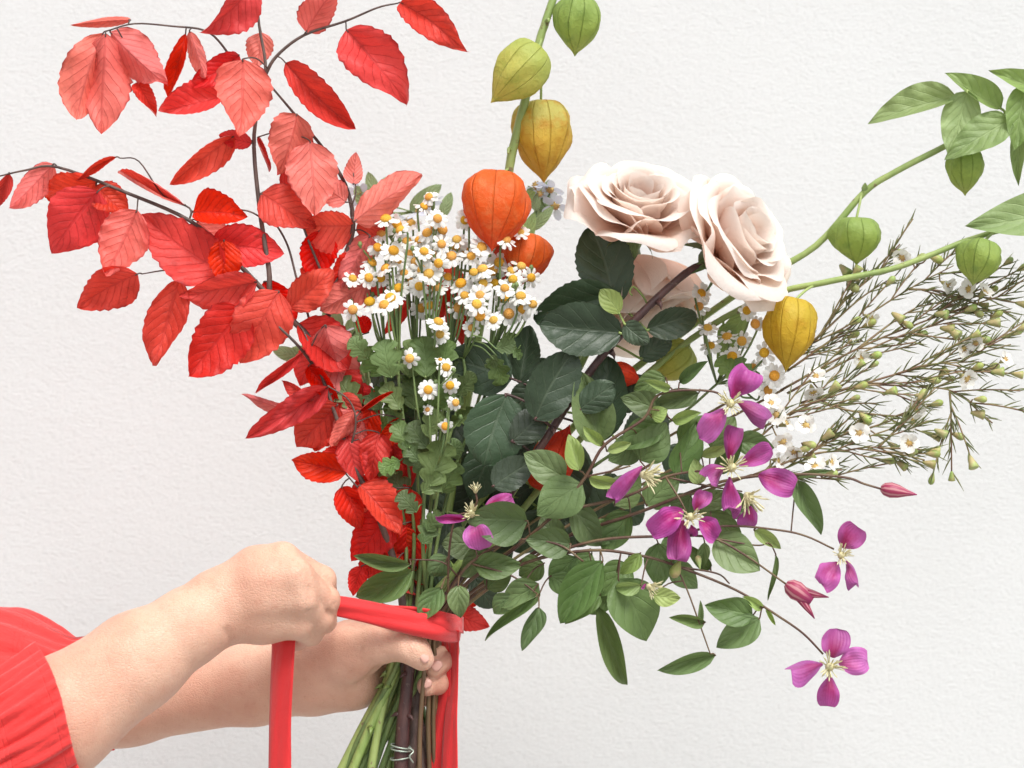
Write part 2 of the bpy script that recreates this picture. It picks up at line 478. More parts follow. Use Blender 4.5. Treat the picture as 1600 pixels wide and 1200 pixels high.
# ------------------------------------------------------------------ the setting
WALL_Y = 0.40
mb = MB()
nx, nz = 60, 40
vv, ff = [], []
for j in range(nz + 1):
    for i in range(nx + 1):
        x = -3 + 6 * i / nx; z = 3.2 * j / nz
        vv.append((x, WALL_Y, z))
for j in range(nz):
    for i in range(nx):
        a = j * (nx + 1) + i
        ff.append((a, a + 1, a + nx + 2, a + nx + 1))
o = len(vv)
vv += [(-3, WALL_Y + 0.2, 0), (3, WALL_Y + 0.2, 0), (3, WALL_Y + 0.2, 3.2), (-3, WALL_Y + 0.2, 3.2)]
c00, c10, c11, c01 = 0, nx, (nz + 1) * (nx + 1) - 1, nz * (nx + 1)
ff += [(o + 1, o, o + 3, o + 2), (c10, o + 1, o + 2, c11), (o, c00, c01, o + 3), (c01, c11, o + 2, o + 3)]
mb.add(vv, ff)
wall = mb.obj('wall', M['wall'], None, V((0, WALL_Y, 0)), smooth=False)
wall['label'] = 'white rough stucco wall filling the background'
wall['category'] = 'wall'
mb = MB()
mb.add([(-30, -30, 0), (30, -30, 0), (30, 30, 0), (-30, 30, 0)], [(0, 1, 2, 3)])
g = mb.obj('ground', M['ground'], None, V((0, 0, 0)), smooth=False)  # unseen ground, added to bounce light up from below
g['kind'] = 'structure'

# ------------------------------------------------------------------ leaves, petals and plants
CAM = V((0, -D, Z0))
def leaf_geo(mb, b, t, wl, wr, ab=(0.6, 0.75), nu=16, nv=3, sgn=1, W=None, side=0.0, bow=0.0, wave=0.0, nwave=8, teeth=0, tooth=0.0,
             curl=0.0, flip=False, lobes=0, recurve=0.0, wmin=0.03, slant=0.3, n=None, crumple=0.02, twist=0.0, corner=0.0):
    T = t - b
    L = T.length
    th = T / L
    c = n if n is not None else (CAM - b)
    n = (c - th * c.dot(th)).normalized()
    s = n.cross(th)
    if W is None:
        W = max(wl, wr)
    aL = sgn * math.acos(min(1.0, max(0.22, wl / W)))
    aR = sgn * math.acos(min(1.0, max(0.22, wr / W)))
    a, bb = ab
    um = a / (a + bb)
    norm = um ** a * (1 - um) ** bb
    if teeth:
        nu = teeth * 3
    vs_, uvs, fs = [], [], []
    ph = random.uniform(0, 6.28)
    kr = [random.uniform(-1, 1) for _ in range(10)]
    tr = [random.uniform(0.3, 1.5) for _ in range(40)]
    n00, s00 = n, s
    for i in range(nu + 1):
        u = i / nu
        tw = twist * (u - 0.4)
        s = s00 * math.cos(tw) + n00 * math.sin(tw)
        n = n00 * math.cos(tw) - s00 * math.sin(tw)
        m = b + T * u + s00 * (side * L * 4 * u * (1 - u)) + n00 * (bow * L * 4 * u * (1 - u)) - n00 * (recurve * L * u ** 3)
        w = (u ** a) * ((1 - u) ** bb) / norm
        w = max(w, wmin * (1 - u) if u > 0.5 else wmin * 0.5)
        if teeth:
            fr = (u * teeth) % 1.0
            w *= 1 + tooth * tr[int(u * teeth) % 40] * (fr - 0.4) + 0.05 * math.sin(6 * u + ph)
        if lobes:
            w *= (0.42 + 0.58 * abs(math.sin(PI * (u * lobes + 0.15))) ** 0.5) * (1 + 0.05 * math.sin(30 * u + ph))
        for j in range(-nv, nv + 1):
            v = j / nv
            avv = abs(v)
            a0 = aL if v > 0 else aR
            ang = a0 + curl * avv * 0.5
            ww = w * W * avv
            wv = wave * L * math.sin(2 * PI * (nwave * (u - slant * avv * W / L)) + ph + (1.3 if v > 0 else 0)) * avv ** 1.5
            if crumple:
                wv += crumple * L * (math.sin(3.1 * u + 2.2 * v * kr[0] + 6 * kr[1]) * kr[2] + 0.7 * math.sin(5.3 * u - 3.0 * v + 6 * kr[3]) * kr[4] + 0.5 * math.sin(8 * u + 4.5 * v * kr[5] + 6 * kr[6]) * (0.3 + avv)) * min(1, 4 * u)
            p = m + s * (math.copysign(1, v) * ww * math.cos(ang)) + n * (ww * math.sin(ang) + wv) + th * (ww * (0.12 * (1 - u) + corner * u ** 3 * avv))
            vs_.append(p)
            uvs.append((u, 0.5 + 0.5 * v))
    k = 2 * nv + 1
    for i in range(nu):
        for j in range(2 * nv):
            f = (i * k + j, (i + 1) * k + j, (i + 1) * k + j + 1, i * k + j + 1)
            fs.append(f[::-1] if flip else f)
    mb.add(vs_, fs, uvs)

BIND = (648, 1000)
class Plant:
    def __init__(self, name, label, cat, mat, bind=(0, 0), bottom=None, group=None):
        self.mat = mat
        self.bx, self.bd = BIND[0] + bind[0], bind[1]
        self.bottom = bottom
        self.root = thing(name, label, cat, P(self.bx, BIND[1], self.bd), group)
        self.mb = MB()
        self.samples = []
    def stem(self, pix, r0, r1, sides=7, n=5, bumpy=0.0):
        sp = stem_tube(self.mb, pix, r0, r1, sides, n, bumpy)
        self.samples += sp
        return sp
    def main(self, pix, r0, r1, rb=None, sides=8, n=5, bumpy=0.0):
        """pix runs from the hand upward; the cut end below the hand is added in front of it"""
        bx, bd = self.bx, self.bd
        lo = []
        if self.bottom:
            ex, ey, ed = self.bottom
            lo = [(ex, ey, ed), (ex + (bx - ex) * 0.5 - 4, ey + (1040 - ey) * 0.5, ed * 0.6 + bd * 0.4)]
        path = lo + [(bx - 2, 1035, bd), (bx, 990, bd)] + list(pix)
        sp = smooth_path([tuple(P(*p)) for p in path], n)
        m, k = len(sp), (len(lo) + 2) * n
        rb = rb or r0
        tube(self.mb, sp, [(rb + (r0 - rb) * min(1, i / k) if i < k else r0 + (r1 - r0) * (i - k) / (m - 1 - k)) * S for i in range(m)], sides, bumpy=bumpy)
        sp = [V(p) for p in sp]
        self.samples += sp
        return sp
    def near(self, p):
        return min(self.samples, key=lambda q: (q - p).length_squared)
    def leaf(self, bx, by, tx, ty, wl, wr, d=0.0, mat='beech', back=False, name='leaf', dt=None, petiole=0.5, maxd=0.09, wk=0.0, sgn=None, **kw):
        L = math.hypot(tx - bx, ty - by)
        if dt is None:
            dt = random.uniform(-0.25, 0.25) * L * S * 1000
        b, t = P(bx, by, d), P(tx, ty, d + dt)
        W = min(max(wl, wr, wk * L), 1.7 * max(wl, wr)) * S
        mb_ = MB()
        if sgn is None:
            sgn = -1 if back else 1
        kw.setdefault('side', random.uniform(-0.04, 0.04))
        kw.setdefault('bow', random.uniform(-0.05, 0.09))
        kw.setdefault('twist', random.uniform(-0.6, 0.6))
        leaf_geo(mb_, b, t, wl * S, wr * S, W=W, sgn=sgn, flip=back, **kw)
        o = mb_.obj(name, M[mat], self.root, b)
        if petiole and self.samples:
            q = self.near(b)
            dd = (q - b).length
            if 0.001 < dd < maxd:
                mid = (q + b) / 2 + V((0, 0, 0.12 * dd))
                e = b + (t - b) * 0.04
                tube(self.mb, smooth_path([tuple(q), tuple(mid), tuple(b), tuple(e)], 4), [petiole * 0.001] * 13, 5)
        return o
    def done(self):
        self.mb.obj('stem', self.mat, self.root, WLOC[self.root.name])

def beech(pl, L, d0=0):
    for (bx, by, tx, ty, wl, wr, d, k) in L:
        e = 0.05
        pl.leaf(bx - (tx - bx) * 0, by, tx + (tx - bx) * e, ty + (ty - by) * e, wl * 1.09, wr * 1.09, d + d0, 'beech', back=(k == 'p'), wk=0.34, ab=(random.uniform(0.42, 0.55), random.uniform(0.66, 0.92)), teeth=9, tooth=0.11, nv=5,
                wave=random.uniform(0.008, 0.03), nwave=random.uniform(3, 5), curl=random.uniform(-0.7, 1.2), slant=0.25, petiole=0.55, recurve=random.uniform(-0.2, 0.35), crumple=0.085)

# --- red beech: the tall branch
b1 = Plant('beech_branch', 'tallest dark branch of large serrated red leaves, forking out to the left edge', 'branch', M['twig'], (12, 4), (640, 1225, -4))
b1.main([(628, 860, 8), (585, 740, 12), (530, 610, 8), (485, 530, 0), (427, 470, -5), (420, 420, -6), (405, 320, -4), (397, 210, 0), (415, 115, 4), (405, 40, 6), (400, -25, 8)], 6.5, 1.7, 9)
b1.stem([(427, 470, -5), (360, 400, -12), (297, 345, -12), (195, 300, -14), (90, 261, -10), (40, 266, -8), (0, 275, -6)], 4.2, 1.2)
b1.stem([(413, 120, 4), (432, 88, 2), (475, 55, 0), (540, 33, -4), (590, 12, -8), (622, 5, -8)], 3.0, 1.2)
b1.stem([(393, 222, 0), (372, 195, -2), (358, 150, 2), (365, 105, 6), (345, 68, 4), (318, 47, 0), (270, 41, -3), (210, 37, -6), (165, 49, -8)], 2.6, 1.2)
b1.stem([(492, 535, 2), (478, 480, 4), (464, 437, 4), (450, 385, 6), (430, 350, 4), (410, 341, 0), (378, 328, -3), (300, 330, -6)], 2.2, 1.2)
b1.stem([(296, 345, -12), (296, 325, -12), (255, 305, -12), (217, 252, -14), (187, 247, -15)], 1.8, 1.0)
b1.stem([(345, 385, -12), (305, 420, -10), (260, 422, -10), (222, 428, -12)], 1.8, 1.0)
b1.stem([(510, 600, 4), (470, 545, -12), (430, 505, -16), (403, 476, -16)], 3.0, 1.4)
beech(b1, [
    (204, 31, 119, 38, 10, 7, -4, 'p'), (161, 52, 121, 182, 20, 34, -6, 'p'), (165, 52, 157, 198, 46, 36, -14, 'p'), (172, 50, 258, 130, 30, 24, -4, 'p'),
    (290, 52, 262, 152, 20, 26, 4, 'r'), (296, 48, 320, 122, 10, 12, -3, 'p'), (215, 128, 242, 176, 14, 12, 2, 'r'),
    (350, 148, 252, 172, 28, 40, 2, 'r'), (374, 86, 300, 135, 24, 20, 8, 'r'), (380, 92, 375, 207, 32, 42, -26, 'p'),
    (398, -25, 318, 48, 38, 16, -6, 'r'), (408, 50, 402, 104, 20, 20, 12, 'p'), (478, 50, 525, -18, 28, 22, -2, 'p'),
    (626, 4, 722, 74, 27, 24, -8, 'r'), (541, 46, 622, 148, 34, 28, -4, 'r'), (446, 98, 551, 198, 28, 26, 0, 'r'),
    (366, 212, 270, 286, 38, 30, -6, 'r'), (394, 224, 344, 212, 12, 13, -3, 'r'),
    (84, 256, 18, 322, 26, 22, -10, 'p'), (14, 270, -8, 328, 14, 14, -5, 'r'), (182, 245, 122, 280, 11, 10, -16, 'r'),
    (288, 320, 172, 264, 18, 28, -16, 'r'), (150, 290, 194, 330, 26, 18, -10, 'r'), (152, 285, 70, 310, 26, 22, -8, 'r'),
    (154, 298, 84, 392, 46, 38, -20, 'r'), (214, 328, 166, 424, 33, 33, -20, 'p'), (215, 428, 126, 478, 34, 26, -16, 'r'),
    (352, 428, 229, 343, 46, 42, -18, 'r'), (308, 345, 356, 396, 24, 22, -6, 'p'), (302, 332, 382, 338, 36, 26, -12, 'r'),
    (328, 382, 438, 396, 32, 28, -8, 'r'), (350, 375, 345, 442, 26, 22, -22, 'r'), (280, 436, 242, 565, 40, 42, -16, 'r'),
    (402, 440, 288, 460, 34, 18, -20, 'r'), (378, 482, 300, 582, 46, 40, -18, 'r'), (436, 455, 378, 562, 44, 42, -14, 'r'),
    (396, 470, 345, 545, 40, 30, -10, 'p'), (452, 482, 518, 424, 24, 24, -8, 'r'), (412, 440, 460, 500, 22, 22, -2, 'r'),
])
b1.done()
# --- red beech: the branch crossing behind it
b2 = Plant('beech_branch', 'red-leaved branch running behind the tallest one, its pink leaves touching the daisies', 'branch', M['twig'], (4, 12), (662, 1225, 4))
b2.main([(622, 850, 20), (598, 690, 22), (545, 585, 18), (512, 500, 12), (540, 400, 10), (552, 350, 8), (540, 290, 8), (505, 232, 8), (460, 178, 8), (417, 127, 10)], 6.5, 1.6, 8)
b2.stem([(520, 470, 12), (500, 420, 8), (470, 340, 2), (462, 260, 0), (463, 185, -4)], 2.6, 1.1)
b2.stem([(552, 350, 8), (548, 330, 6), (556, 300, 4), (552, 270, 2)], 1.6, 0.9)
beech(b2, [
    (464, 178, 436, 266, 26, 36, -10, 'p'), (484, 220, 492, 332, 24, 32, -8, 'p'), (404, 214, 420, 266, 14, 10, 6, 'r'), (498, 236, 506, 284, 14, 10, 6, 'r'),
    (408, 302, 486, 352, 34, 24, -4, 'r'), (541, 316, 494, 284, 22, 18, 2, 'p'), (553, 346, 654, 278, 27, 26, -10, 'p'), (553, 352, 476, 352, 42, 28, 8, 'r'),
    (505, 360, 488, 434, 28, 28, 6, 'r'), (556, 360, 606, 346, 16, 20, 10, 'r'), (578, 368, 536, 444, 20, 22, 0, 'p'), (552, 288, 556, 240, 15, 11, 0, 'p'),
    (440, 268, 478, 300, 18, 18, 3, 'r'), (520, 440, 470, 420, 22, 22, 12, 'r'), (576, 445, 503, 484, 18, 24, 4, 'p'), (560, 400, 520, 446, 20, 20, 12, 'r'),
    (600, 440, 560, 480, 20, 18, 14, 'r'), (640, 470, 600, 520, 18, 18, 24, 'r'), (575, 520, 560, 490, 14, 14, 20, 'r'),
])
b2.done()
# --- red beech: the short low twig
b3 = Plant('beech_branch', 'short low branch of crumpled red leaves hanging just above the fist', 'branch', M['twig'], (-16, -6), (690, 1230, 10))
b3.main([(622, 900, -6), (588, 800, -8), (550, 720, -10), (525, 650, -12), (498, 575, -12), (485, 545, -10)], 6, 1.8, 8)
b3.stem([(545, 710, -10), (556, 660, -18), (545, 625, -20), (512, 603, -22)], 2.0, 1.0)
b3.stem([(588, 800, -8), (570, 775, -14), (540, 740, -16)], 2.0, 1.2)
beech(b3, [
    (466, 506, 544, 574, 44, 28, -2, 'r'), (508, 508, 546, 622, 26, 28, -18, 'p'), (474, 550, 402, 612, 15, 15, -14, 'r'), (482, 572, 528, 628, 22, 22, -8, 'r'),
    (514, 604, 396, 678, 20, 20, -20, 'r'), (462, 642, 387, 618, 20, 14, -14, 'p'), (482, 624, 442, 596, 18, 14, -10, 'r'), (528, 632, 466, 694, 38, 34, -14, 'r'),
    (553, 644, 518, 694, 14, 16, -20, 'p'), (562, 642, 612, 613, 12, 12, -14, 'r'), (630, 655, 594, 694, 20, 18, 0, 'r'), (543, 738, 457, 718, 27, 26, -16, 'r'),
    (542, 680, 560, 748, 22, 20, -10, 'r'), (592, 676, 578, 750, 26, 26, -6, 'r'), (534, 760, 562, 822, 21, 24, -14, 'r'), (562, 758, 622, 832, 36, 22, -16, 'r'),
    (638, 762, 628, 856, 26, 30, -6, 'r'), (614, 796, 556, 866, 32, 32, -8, 'r'), (566, 884, 553, 926, 14, 12, -2, 'r'), (645, 815, 640, 892, 20, 20, 2, 'r'),
    (530, 615, 560, 665, 18, 20, -6, 'r'), (506, 640, 494, 700, 20, 24, -4, 'r'), (570, 720, 545, 690, 18, 18, -2, 'r'), (600, 860, 566, 900, 20, 20, 4, 'r'),
    (606, 905, 680, 935, 22, 20, 4, 'r'), (700, 952, 762, 978, 20, 18, 22, 'r'), (705, 940, 752, 935, 14, 14, 24, 'r'), (625, 700, 600, 770, 24, 24, 6, 'r'),
    (520, 560, 560, 630, 24, 24, 2, 'r'), (545, 600, 590, 660, 24, 22, 4, 'r'), (500, 540, 470, 600, 20, 24, 0, 'r'), (580, 640, 560, 710, 24, 26, -2, 'r'), (610, 690, 640, 760, 22, 24, 2, 'r'),
    (560, 745, 600, 800, 26, 24, -4, 'r'), (600, 760, 570, 840, 28, 28, 0, 'r'), (620, 820, 650, 890, 24, 24, 0, 'r'), (585, 830, 600, 900, 26, 26, 6, 'r'), (500, 600, 530, 660, 20, 22, 0, 'r'), (640, 860, 610, 930, 22, 22, 8, 'r'),
    (535, 700, 500, 740, 18, 18, -4, 'r'), (560, 670, 520, 720, 20, 20, 0, 'p'), (525, 640, 570, 690, 20, 20, -12, 'p'),
])
b3.done()

# ------------------------------------------------------------------ lantern husks
def lantern_geo(mb, b, t, R, sq=0.0):
    T = t - b
    L = T.length
    z = T / L
    x = V((1, 0.2, 0)) - z * V((1, 0.2, 0)).dot(z)
    x.normalize()
    y = z.cross(x)
    ph = random.uniform(0, 1.2)
    nu, ns = 20, 40
    prof = [(0, 0.0), (-0.05, 0.18), (-0.075, 0.42), (-0.03, 0.68), (0.09, 0.90), (0.24, 1.0), (0.40, 0.985), (0.55, 0.88), (0.68, 0.69), (0.79, 0.46), (0.87, 0.26), (0.93, 0.12), (1.0, 0.012)]
    pr = smooth_path([(a, r) for a, r in prof], 2)
    vs_, uvs, fs = [], [], []
    kd = [random.uniform(-1, 1) for _ in range(8)]
    for i, (a, r) in enumerate(pr):
        for k in range(ns):
            q = 2 * PI * k / ns
            w5 = (q + ph) % (2 * PI / 5) - PI / 5
            fac = math.cos(PI / 5) / math.cos(w5)
            rr = r * (1.08 * (0.45 + 0.55 * fac) if r > 0.3 else 1.0)
            rr *= 1 + 0.05 * math.sin(3 * q + 4 * a + kd[0] * 3) + 0.022 * math.sin(13 * q + 17 * a + kd[5] * 5) + 0.03 * math.sin(5 * q - 8 * a + kd[6] * 5) + 0.025 * math.sin(7 * q - 9 * a + kd[1] * 3) + 0.02 * kd[2] * math.sin(2 * q + 11 * a)
            ax = a * L + 0.02 * L * kd[3] * math.sin(q + kd[4])
            vs_.append(b + z * ax + x * math.cos(q) * rr * R * (1 - sq) + y * math.sin(q) * rr * R)
            uvs.append((max(0, a), ((q + ph) / (2 * PI))))
    n = len(pr)
    for i in range(n - 1):
        for k in range(ns):
            k2 = (k + 1) % ns
            fs.append((i * ns + k, (i + 1) * ns + k, (i + 1) * ns + k2, i * ns + k2))
    mb.add(vs_, fs, uvs)

def lantern(pl, bx, by, tx, ty, R, d, mat, stalk=None, dt=0):
    b, t = P(bx, by, d), P(tx, ty, d + dt)
    mb_ = MB()
    lantern_geo(mb_, b, t, R * S)
    o = mb_.obj('lantern', M[mat], pl.root, b)
    if stalk:
        pl.stem([stalk, ((stalk[0] + bx) / 2 + 2, min(stalk[1], by) + abs(stalk[1] - by) * 0.3, (stalk[2] + d) / 2), (bx, by - 2, d), (bx + (tx - bx) * 0.06, by + (ty - by) * 0.06, d)], 1.9, 2.6, 6, 4)
    return o

# --- the upright stem with orange and golden lanterns
p1 = Plant('lantern_plant_stem', 'upright stem rising to the top edge with orange, golden and lime paper lanterns', 'lantern plant', M['phys_stem'], (10, 14), (548, 1225, 8))
p1.main([(690, 850, 28), (725, 650, 34), (760, 450, 34), (784, 330, 30), (793, 280, 26), (801, 235, 24), (820, 158, 22), (842, 68, 20), (853, 33, 20), (872, -25, 22)], 8, 6.2, 8, bumpy=0.05)
lantern(p1, 906, 2, 898, 88, 37, 14, 'lan_green', (868, -18, 22), 4)
lantern(p1, 838, 84, 767, 160, 40, 4, 'lan_lime', (846, 60, 20), -8)
lantern(p1, 845, 168, 850, 286, 47, 38, 'lan_gold', (842, 105, 22), -4)
lantern(p1, 776, 282, 768, 392, 53, 8, 'lan_orange', (797, 262, 24), -18)
lantern(p1, 826, 372, 812, 448, 38, 24, 'lan_orange', (788, 330, 30), -6)
lantern(p1, 692, 420, 690, 500, 34, 50, 'lan_red', (760, 430, 34))
lantern(p1, 728, 470, 722, 540, 30, 46, 'lan_red', (752, 480, 34))
lantern(p1, 792, 385, 785, 440, 26, 36, 'lan_red', (776, 370, 32))
p1.leaf(790, 330, 838, 300, 14, 12, 50, 'phys_leaf', petiole=0.6)
p1.leaf(800, 430, 836, 330, 14, 14, 50, 'phys_leaf', petiole=0.6)
p1.stem([(852, 36, 20), (856, 30, 15), (858, 34, 14)], 3.5, 2.0)
p1.stem([(800, 237, 24), (795, 232, 20), (794, 240, 18)], 3.5, 2.0)
p1.done()
# --- the right-hand upper stem with green lanterns and leaves
p2 = Plant('lantern_plant_stem', 'long green stem leaning to the upper right corner with leaves and two green lanterns', 'lantern plant', M['phys_stem'], (-26, 6), (520, 1230, -6))
p2.main([(760, 840, 30), (920, 640, 40), (1060, 525, 44), (1180, 440, 40), (1275, 384, 34), (1350, 301, 28), (1400, 268, 24), (1470, 232, 20), (1530, 200, 16), (1600, 165, 14), (1660, 130, 12)], 6, 4.4, 7.5, bumpy=0.04)
lantern(p2, 1338, 345, 1338, 414, 40, 22, 'lan_green', (1346, 302, 28))
lantern(p2, 1508, 236, 1508, 306, 29, 14, 'lan_green', (1502, 216, 18), 3)
for a in [(1496, 152, 1356, 194, 14, 36, 12), (1512, 142, 1486, 250, 30, 30, 6), (1580, 186, 1476, 250, 24, 32, 2), (1564, 170, 1476, 114, 14, 32, 10),
          (1650, 156, 1544, 110, 14, 26, 8), (1602, 136, 1584, 236, 30, 24, 4), (1596, 190, 1592, 290, 14, 18, 10), (1350, 300, 1352, 285, 5, 5, 26)]:
    p2.leaf(*a, 'phys_leaf', petiole=1.0, maxd=0.06, ab=(0.5, 0.95), nu=20, nv=4, wave=0.03, nwave=4, wk=0.24, curl=random.uniform(-0.2, 0.6), twist=random.uniform(-0.2, 0.2), crumple=0.035)
p2.done()
# --- the right-hand lower stem with the yellow lantern
p3 = Plant('lantern_plant_stem', 'lower green stem running right over the waxflower, carrying one yellow and one green lantern', 'lantern plant', M['phys_stem'], (-32, -4), (575, 1230, -10))
p3.main([(770, 850, 18), (930, 660, 26), (1080, 530, 26), (1200, 463, 18), (1290, 441, 8), (1390, 421, 2), (1450, 400, 0), (1510, 376, -2), (1570, 358, -2), (1680, 330, 0)], 5.5, 4.0, 7, bumpy=0.04)
lantern(p3, 1240, 474, 1227, 580, 40, -6, 'lan_yellow', (1272, 446, 10), -6)
lantern(p3, 1535, 382, 1520, 446, 34, -12, 'lan_green', (1552, 364, -2), -4)
lantern(p3, 1075, 548, 1020, 592, 30, 34, 'lan_lime', (1075, 532, 26), 6)
for a in [(1690, 318, 1508, 353, 30, 42, -8), (1165, 490, 1120, 560, 16, 18, 30), (1130, 505, 1150, 560, 16, 16, 34)]:
    p3.leaf(*a, 'phys_leaf', petiole=1.0, ab=(0.5, 0.95), nu=20, nv=4, wave=0.012, nwave=3, wk=0.22)
p3.done()
# --- a short stem with red-orange lanterns low in the bouquet
p4 = Plant('lantern_plant_stem', 'short stem with red-orange lanterns half hidden behind the dark rose leaves', 'lantern plant', M['phys_stem'], (20, 16), (600, 1225, 12))
p4.main([(705, 850, 30), (770, 760, 30), (860, 660, 30), (930, 590, 34), (965, 570, 34)], 5.5, 3.5, 7)
lantern(p4, 846, 756, 890, 664, 34, 4, 'lan_red', (820, 700, 30), 6)
lantern(p4, 958, 580, 1002, 596, 18, 14, 'lan_red', (950, 575, 34))
lantern(p4, 770, 715, 768, 765, 22, 34, 'lan_red', (780, 745, 30))
p4.done()

# ------------------------------------------------------------------ roses
def rose_head(pl, c, axis, R, npet=34, seed=1, openness=1.0, roll=0.0, edge=1.0):
    rs = random.Random(seed)
    z = V(axis).normalized()
    x = (V((0, -1, 0.2)) - z * V((0, -1, 0.2)).dot(z)).normalized()
    y = z.cross(x)
    for i in range(npet):
        t = i / (npet - 1)
        th0 = roll + i * 2.39996 + rs.uniform(-0.5, 0.5)
        H = R * (0.62 + 0.42 * t) * rs.uniform(0.93, 1.06)
        hw = R * (0.24 + 0.62 * t ** 0.75) * rs.uniform(0.9, 1.1)
        tilt = math.radians(2 + 74 * openness * (t ** 1.15 if t < 0.45 else 0.40 + 0.6 * ((t - 0.45) / 0.55) ** 0.9)) + rs.uniform(-0.12, 0.12)
        flare = math.radians(38 * (1 - t) + 18)
        tipc = math.radians(10 + 85 * t ** 0.8) * rs.uniform(0.6, 1.4)
        r0 = R * (0.02 + 0.05 * t)
        z0 = R * (0.10 * (1 - t))
        cupR = R * (0.13 + 0.74 * t ** 1.1)
        point = rs.uniform(0.02, 0.11)
        lean = rs.uniform(-0.18, 0.18)
        crease = rs.uniform(-0.05, 0.05)
        ph = rs.uniform(0, 6)
        er_k = rs.uniform(0.2, 1.5) * edge
        nu, nv = 16, 8
        # profile
        rr, zz, ang = [r0], [z0], []
        N_ = 40
        for k in range(N_):
            v = (k + 0.5) / N_
            a = tilt + flare * (1 - v) ** 1.5 - 0.30 * math.sin(PI * v) * (1 - 0.4 * t) + tipc * max(0, (v - 0.70) / 0.30) ** 1.6
            rr.append(rr[-1] + math.sin(a) * H / N_)
            zz.append(zz[-1] + math.cos(a) * H / N_)
        mb_ = MB()
        vs_, uvs, fs = [], [], []
        for ii in range(nu + 1):
            v = ii / nu
            for jj in range(-nv, nv + 1):
                u = jj / nv
                s_ = v * (1 - 0.20 * abs(u) ** 2.4 - 0.10 * u * u + point * (1 - abs(u)) ** 2 + 0.02 * math.sin(5 * u + ph))
                s_ = min(max(s_, 0), 1)
                q = s_ * N_
                k = min(int(q), N_ - 1)
                f = q - k
                r = rr[k] * (1 - f) + rr[k + 1] * f
                h = zz[k] * (1 - f) + zz[k + 1] * f
                w = hw * (0.30 + 0.70 * math.sin(min(1, s_ / 0.62) * PI / 2))
                lat = u * w
                Rc = max(cupR, 0.02 * R)
                g = lat / Rc
                g = max(-2.6, min(2.6, g))
                xt = Rc * math.sin(g)
                inw = Rc * (1 - math.cos(g))
                # edges of the open petals roll outward
                er = max(0, abs(u) - 0.62) / 0.38
                outw = er ** 1.6 * R * 0.20 * t * (0.3 + s_) * er_k
                rad = r - inw * (1 - 0.35 * t) + outw + crease * R * math.sin(3 * u + ph) * s_ * t
                rad += R * 0.045 * t ** 0.5 * (math.sin(2.6 * u + ph * 1.7 + 2.2 * s_) + 0.6 * math.sin(5.1 * u - ph + 4 * s_)) * s_
                hh = h + R * (0.02 * math.sin(4 * u + ph + 5 * s_) * t + 0.05 * t ** 0.5 * math.sin(3.4 * u + 2 * ph) * s_ ** 3) - outw * 0.5
                ca, sa = math.cos(th0), math.sin(th0)
                px_ = rad * ca - (xt + lean * s_ * H * 0.3) * sa
                py_ = rad * sa + (xt + lean * s_ * H * 0.3) * ca
                vs_.append(c + x * px_ + y * py_ + z * hh)
                uvs.append((s_, 0.5 + 0.5 * u))
        kk = 2 * nv + 1
        for ii in range(nu):
            for jj in range(2 * nv):
                fs.append((ii * kk + jj, (ii + 1) * kk + jj, (ii + 1) * kk + jj + 1, ii * kk + jj + 1))
        mb_.add(vs_, fs, uvs)
        mb_.obj('petal', M['rose_petal'], pl.root, c)
    # calyx and sepals
    for k in range(5):
        a = k * 2 * PI / 5 + 0.3
        o_ = x * math.cos(a) + y * math.sin(a)
        mb_ = MB()
        b = c + o_ * R * 0.06 - z * R * 0.04
        leaf_geo(mb_, b, b + o_ * R * 0.36 - z * R * (0.22 + 0.12 * (k % 2)), R * 0.07, R * 0.07, ab=(0.5, 1.0), nu=8, nv=2, n=z, recurve=0.2)
        mb_.obj('sepal', M['clem_leaf'], pl.root, b)
    mb_ = MB()
    tube(mb_, [c - z * R * 0.30, c - z * R * 0.24, c - z * R * 0.12, c - z * R * 0.02, c + z * R * 0.06], [R * 0.07, R * 0.13, R * 0.17, R * 0.15, R * 0.08], 10)
    mb_.obj('calyx', M['clem_leaf'], pl.root, c - z * R * 0.3)

def thorns(pl, pts, n, r):
    for _ in range(n):
        i = random.randrange(4, len(pts) - 4)
        p = pts[i]
        t = (pts[i + 1] - pts[i]).normalized()
        o_ = V((random.uniform(-1, 1), random.uniform(-1, 0.3), random.uniform(-0.3, 0.3)))
        o_ = (o_ - t * o_.dot(t)).normalized()
        mb_ = MB()
        tube(mb_, [p + o_ * r * 0.6, p + o_ * (r + 0.002) - t * 0.0006, p + o_ * (r + 0.005) - t * 0.003], [0.0026, 0.0013, 0.0001], 6)
        pl.mb.add(mb_.v, mb_.f)

def rleaf(pl, L):
    for a in L:
        pl.leaf(*a, 'rose_leaf', petiole=0.9, maxd=0.06, wk=0.34, ab=(0.5, 0.62), teeth=11, tooth=0.07, nv=4, crumple=0.035, wave=0.005, nwave=4,
                curl=random.uniform(-0.5, 0.4), recurve=random.uniform(0, 0.12))

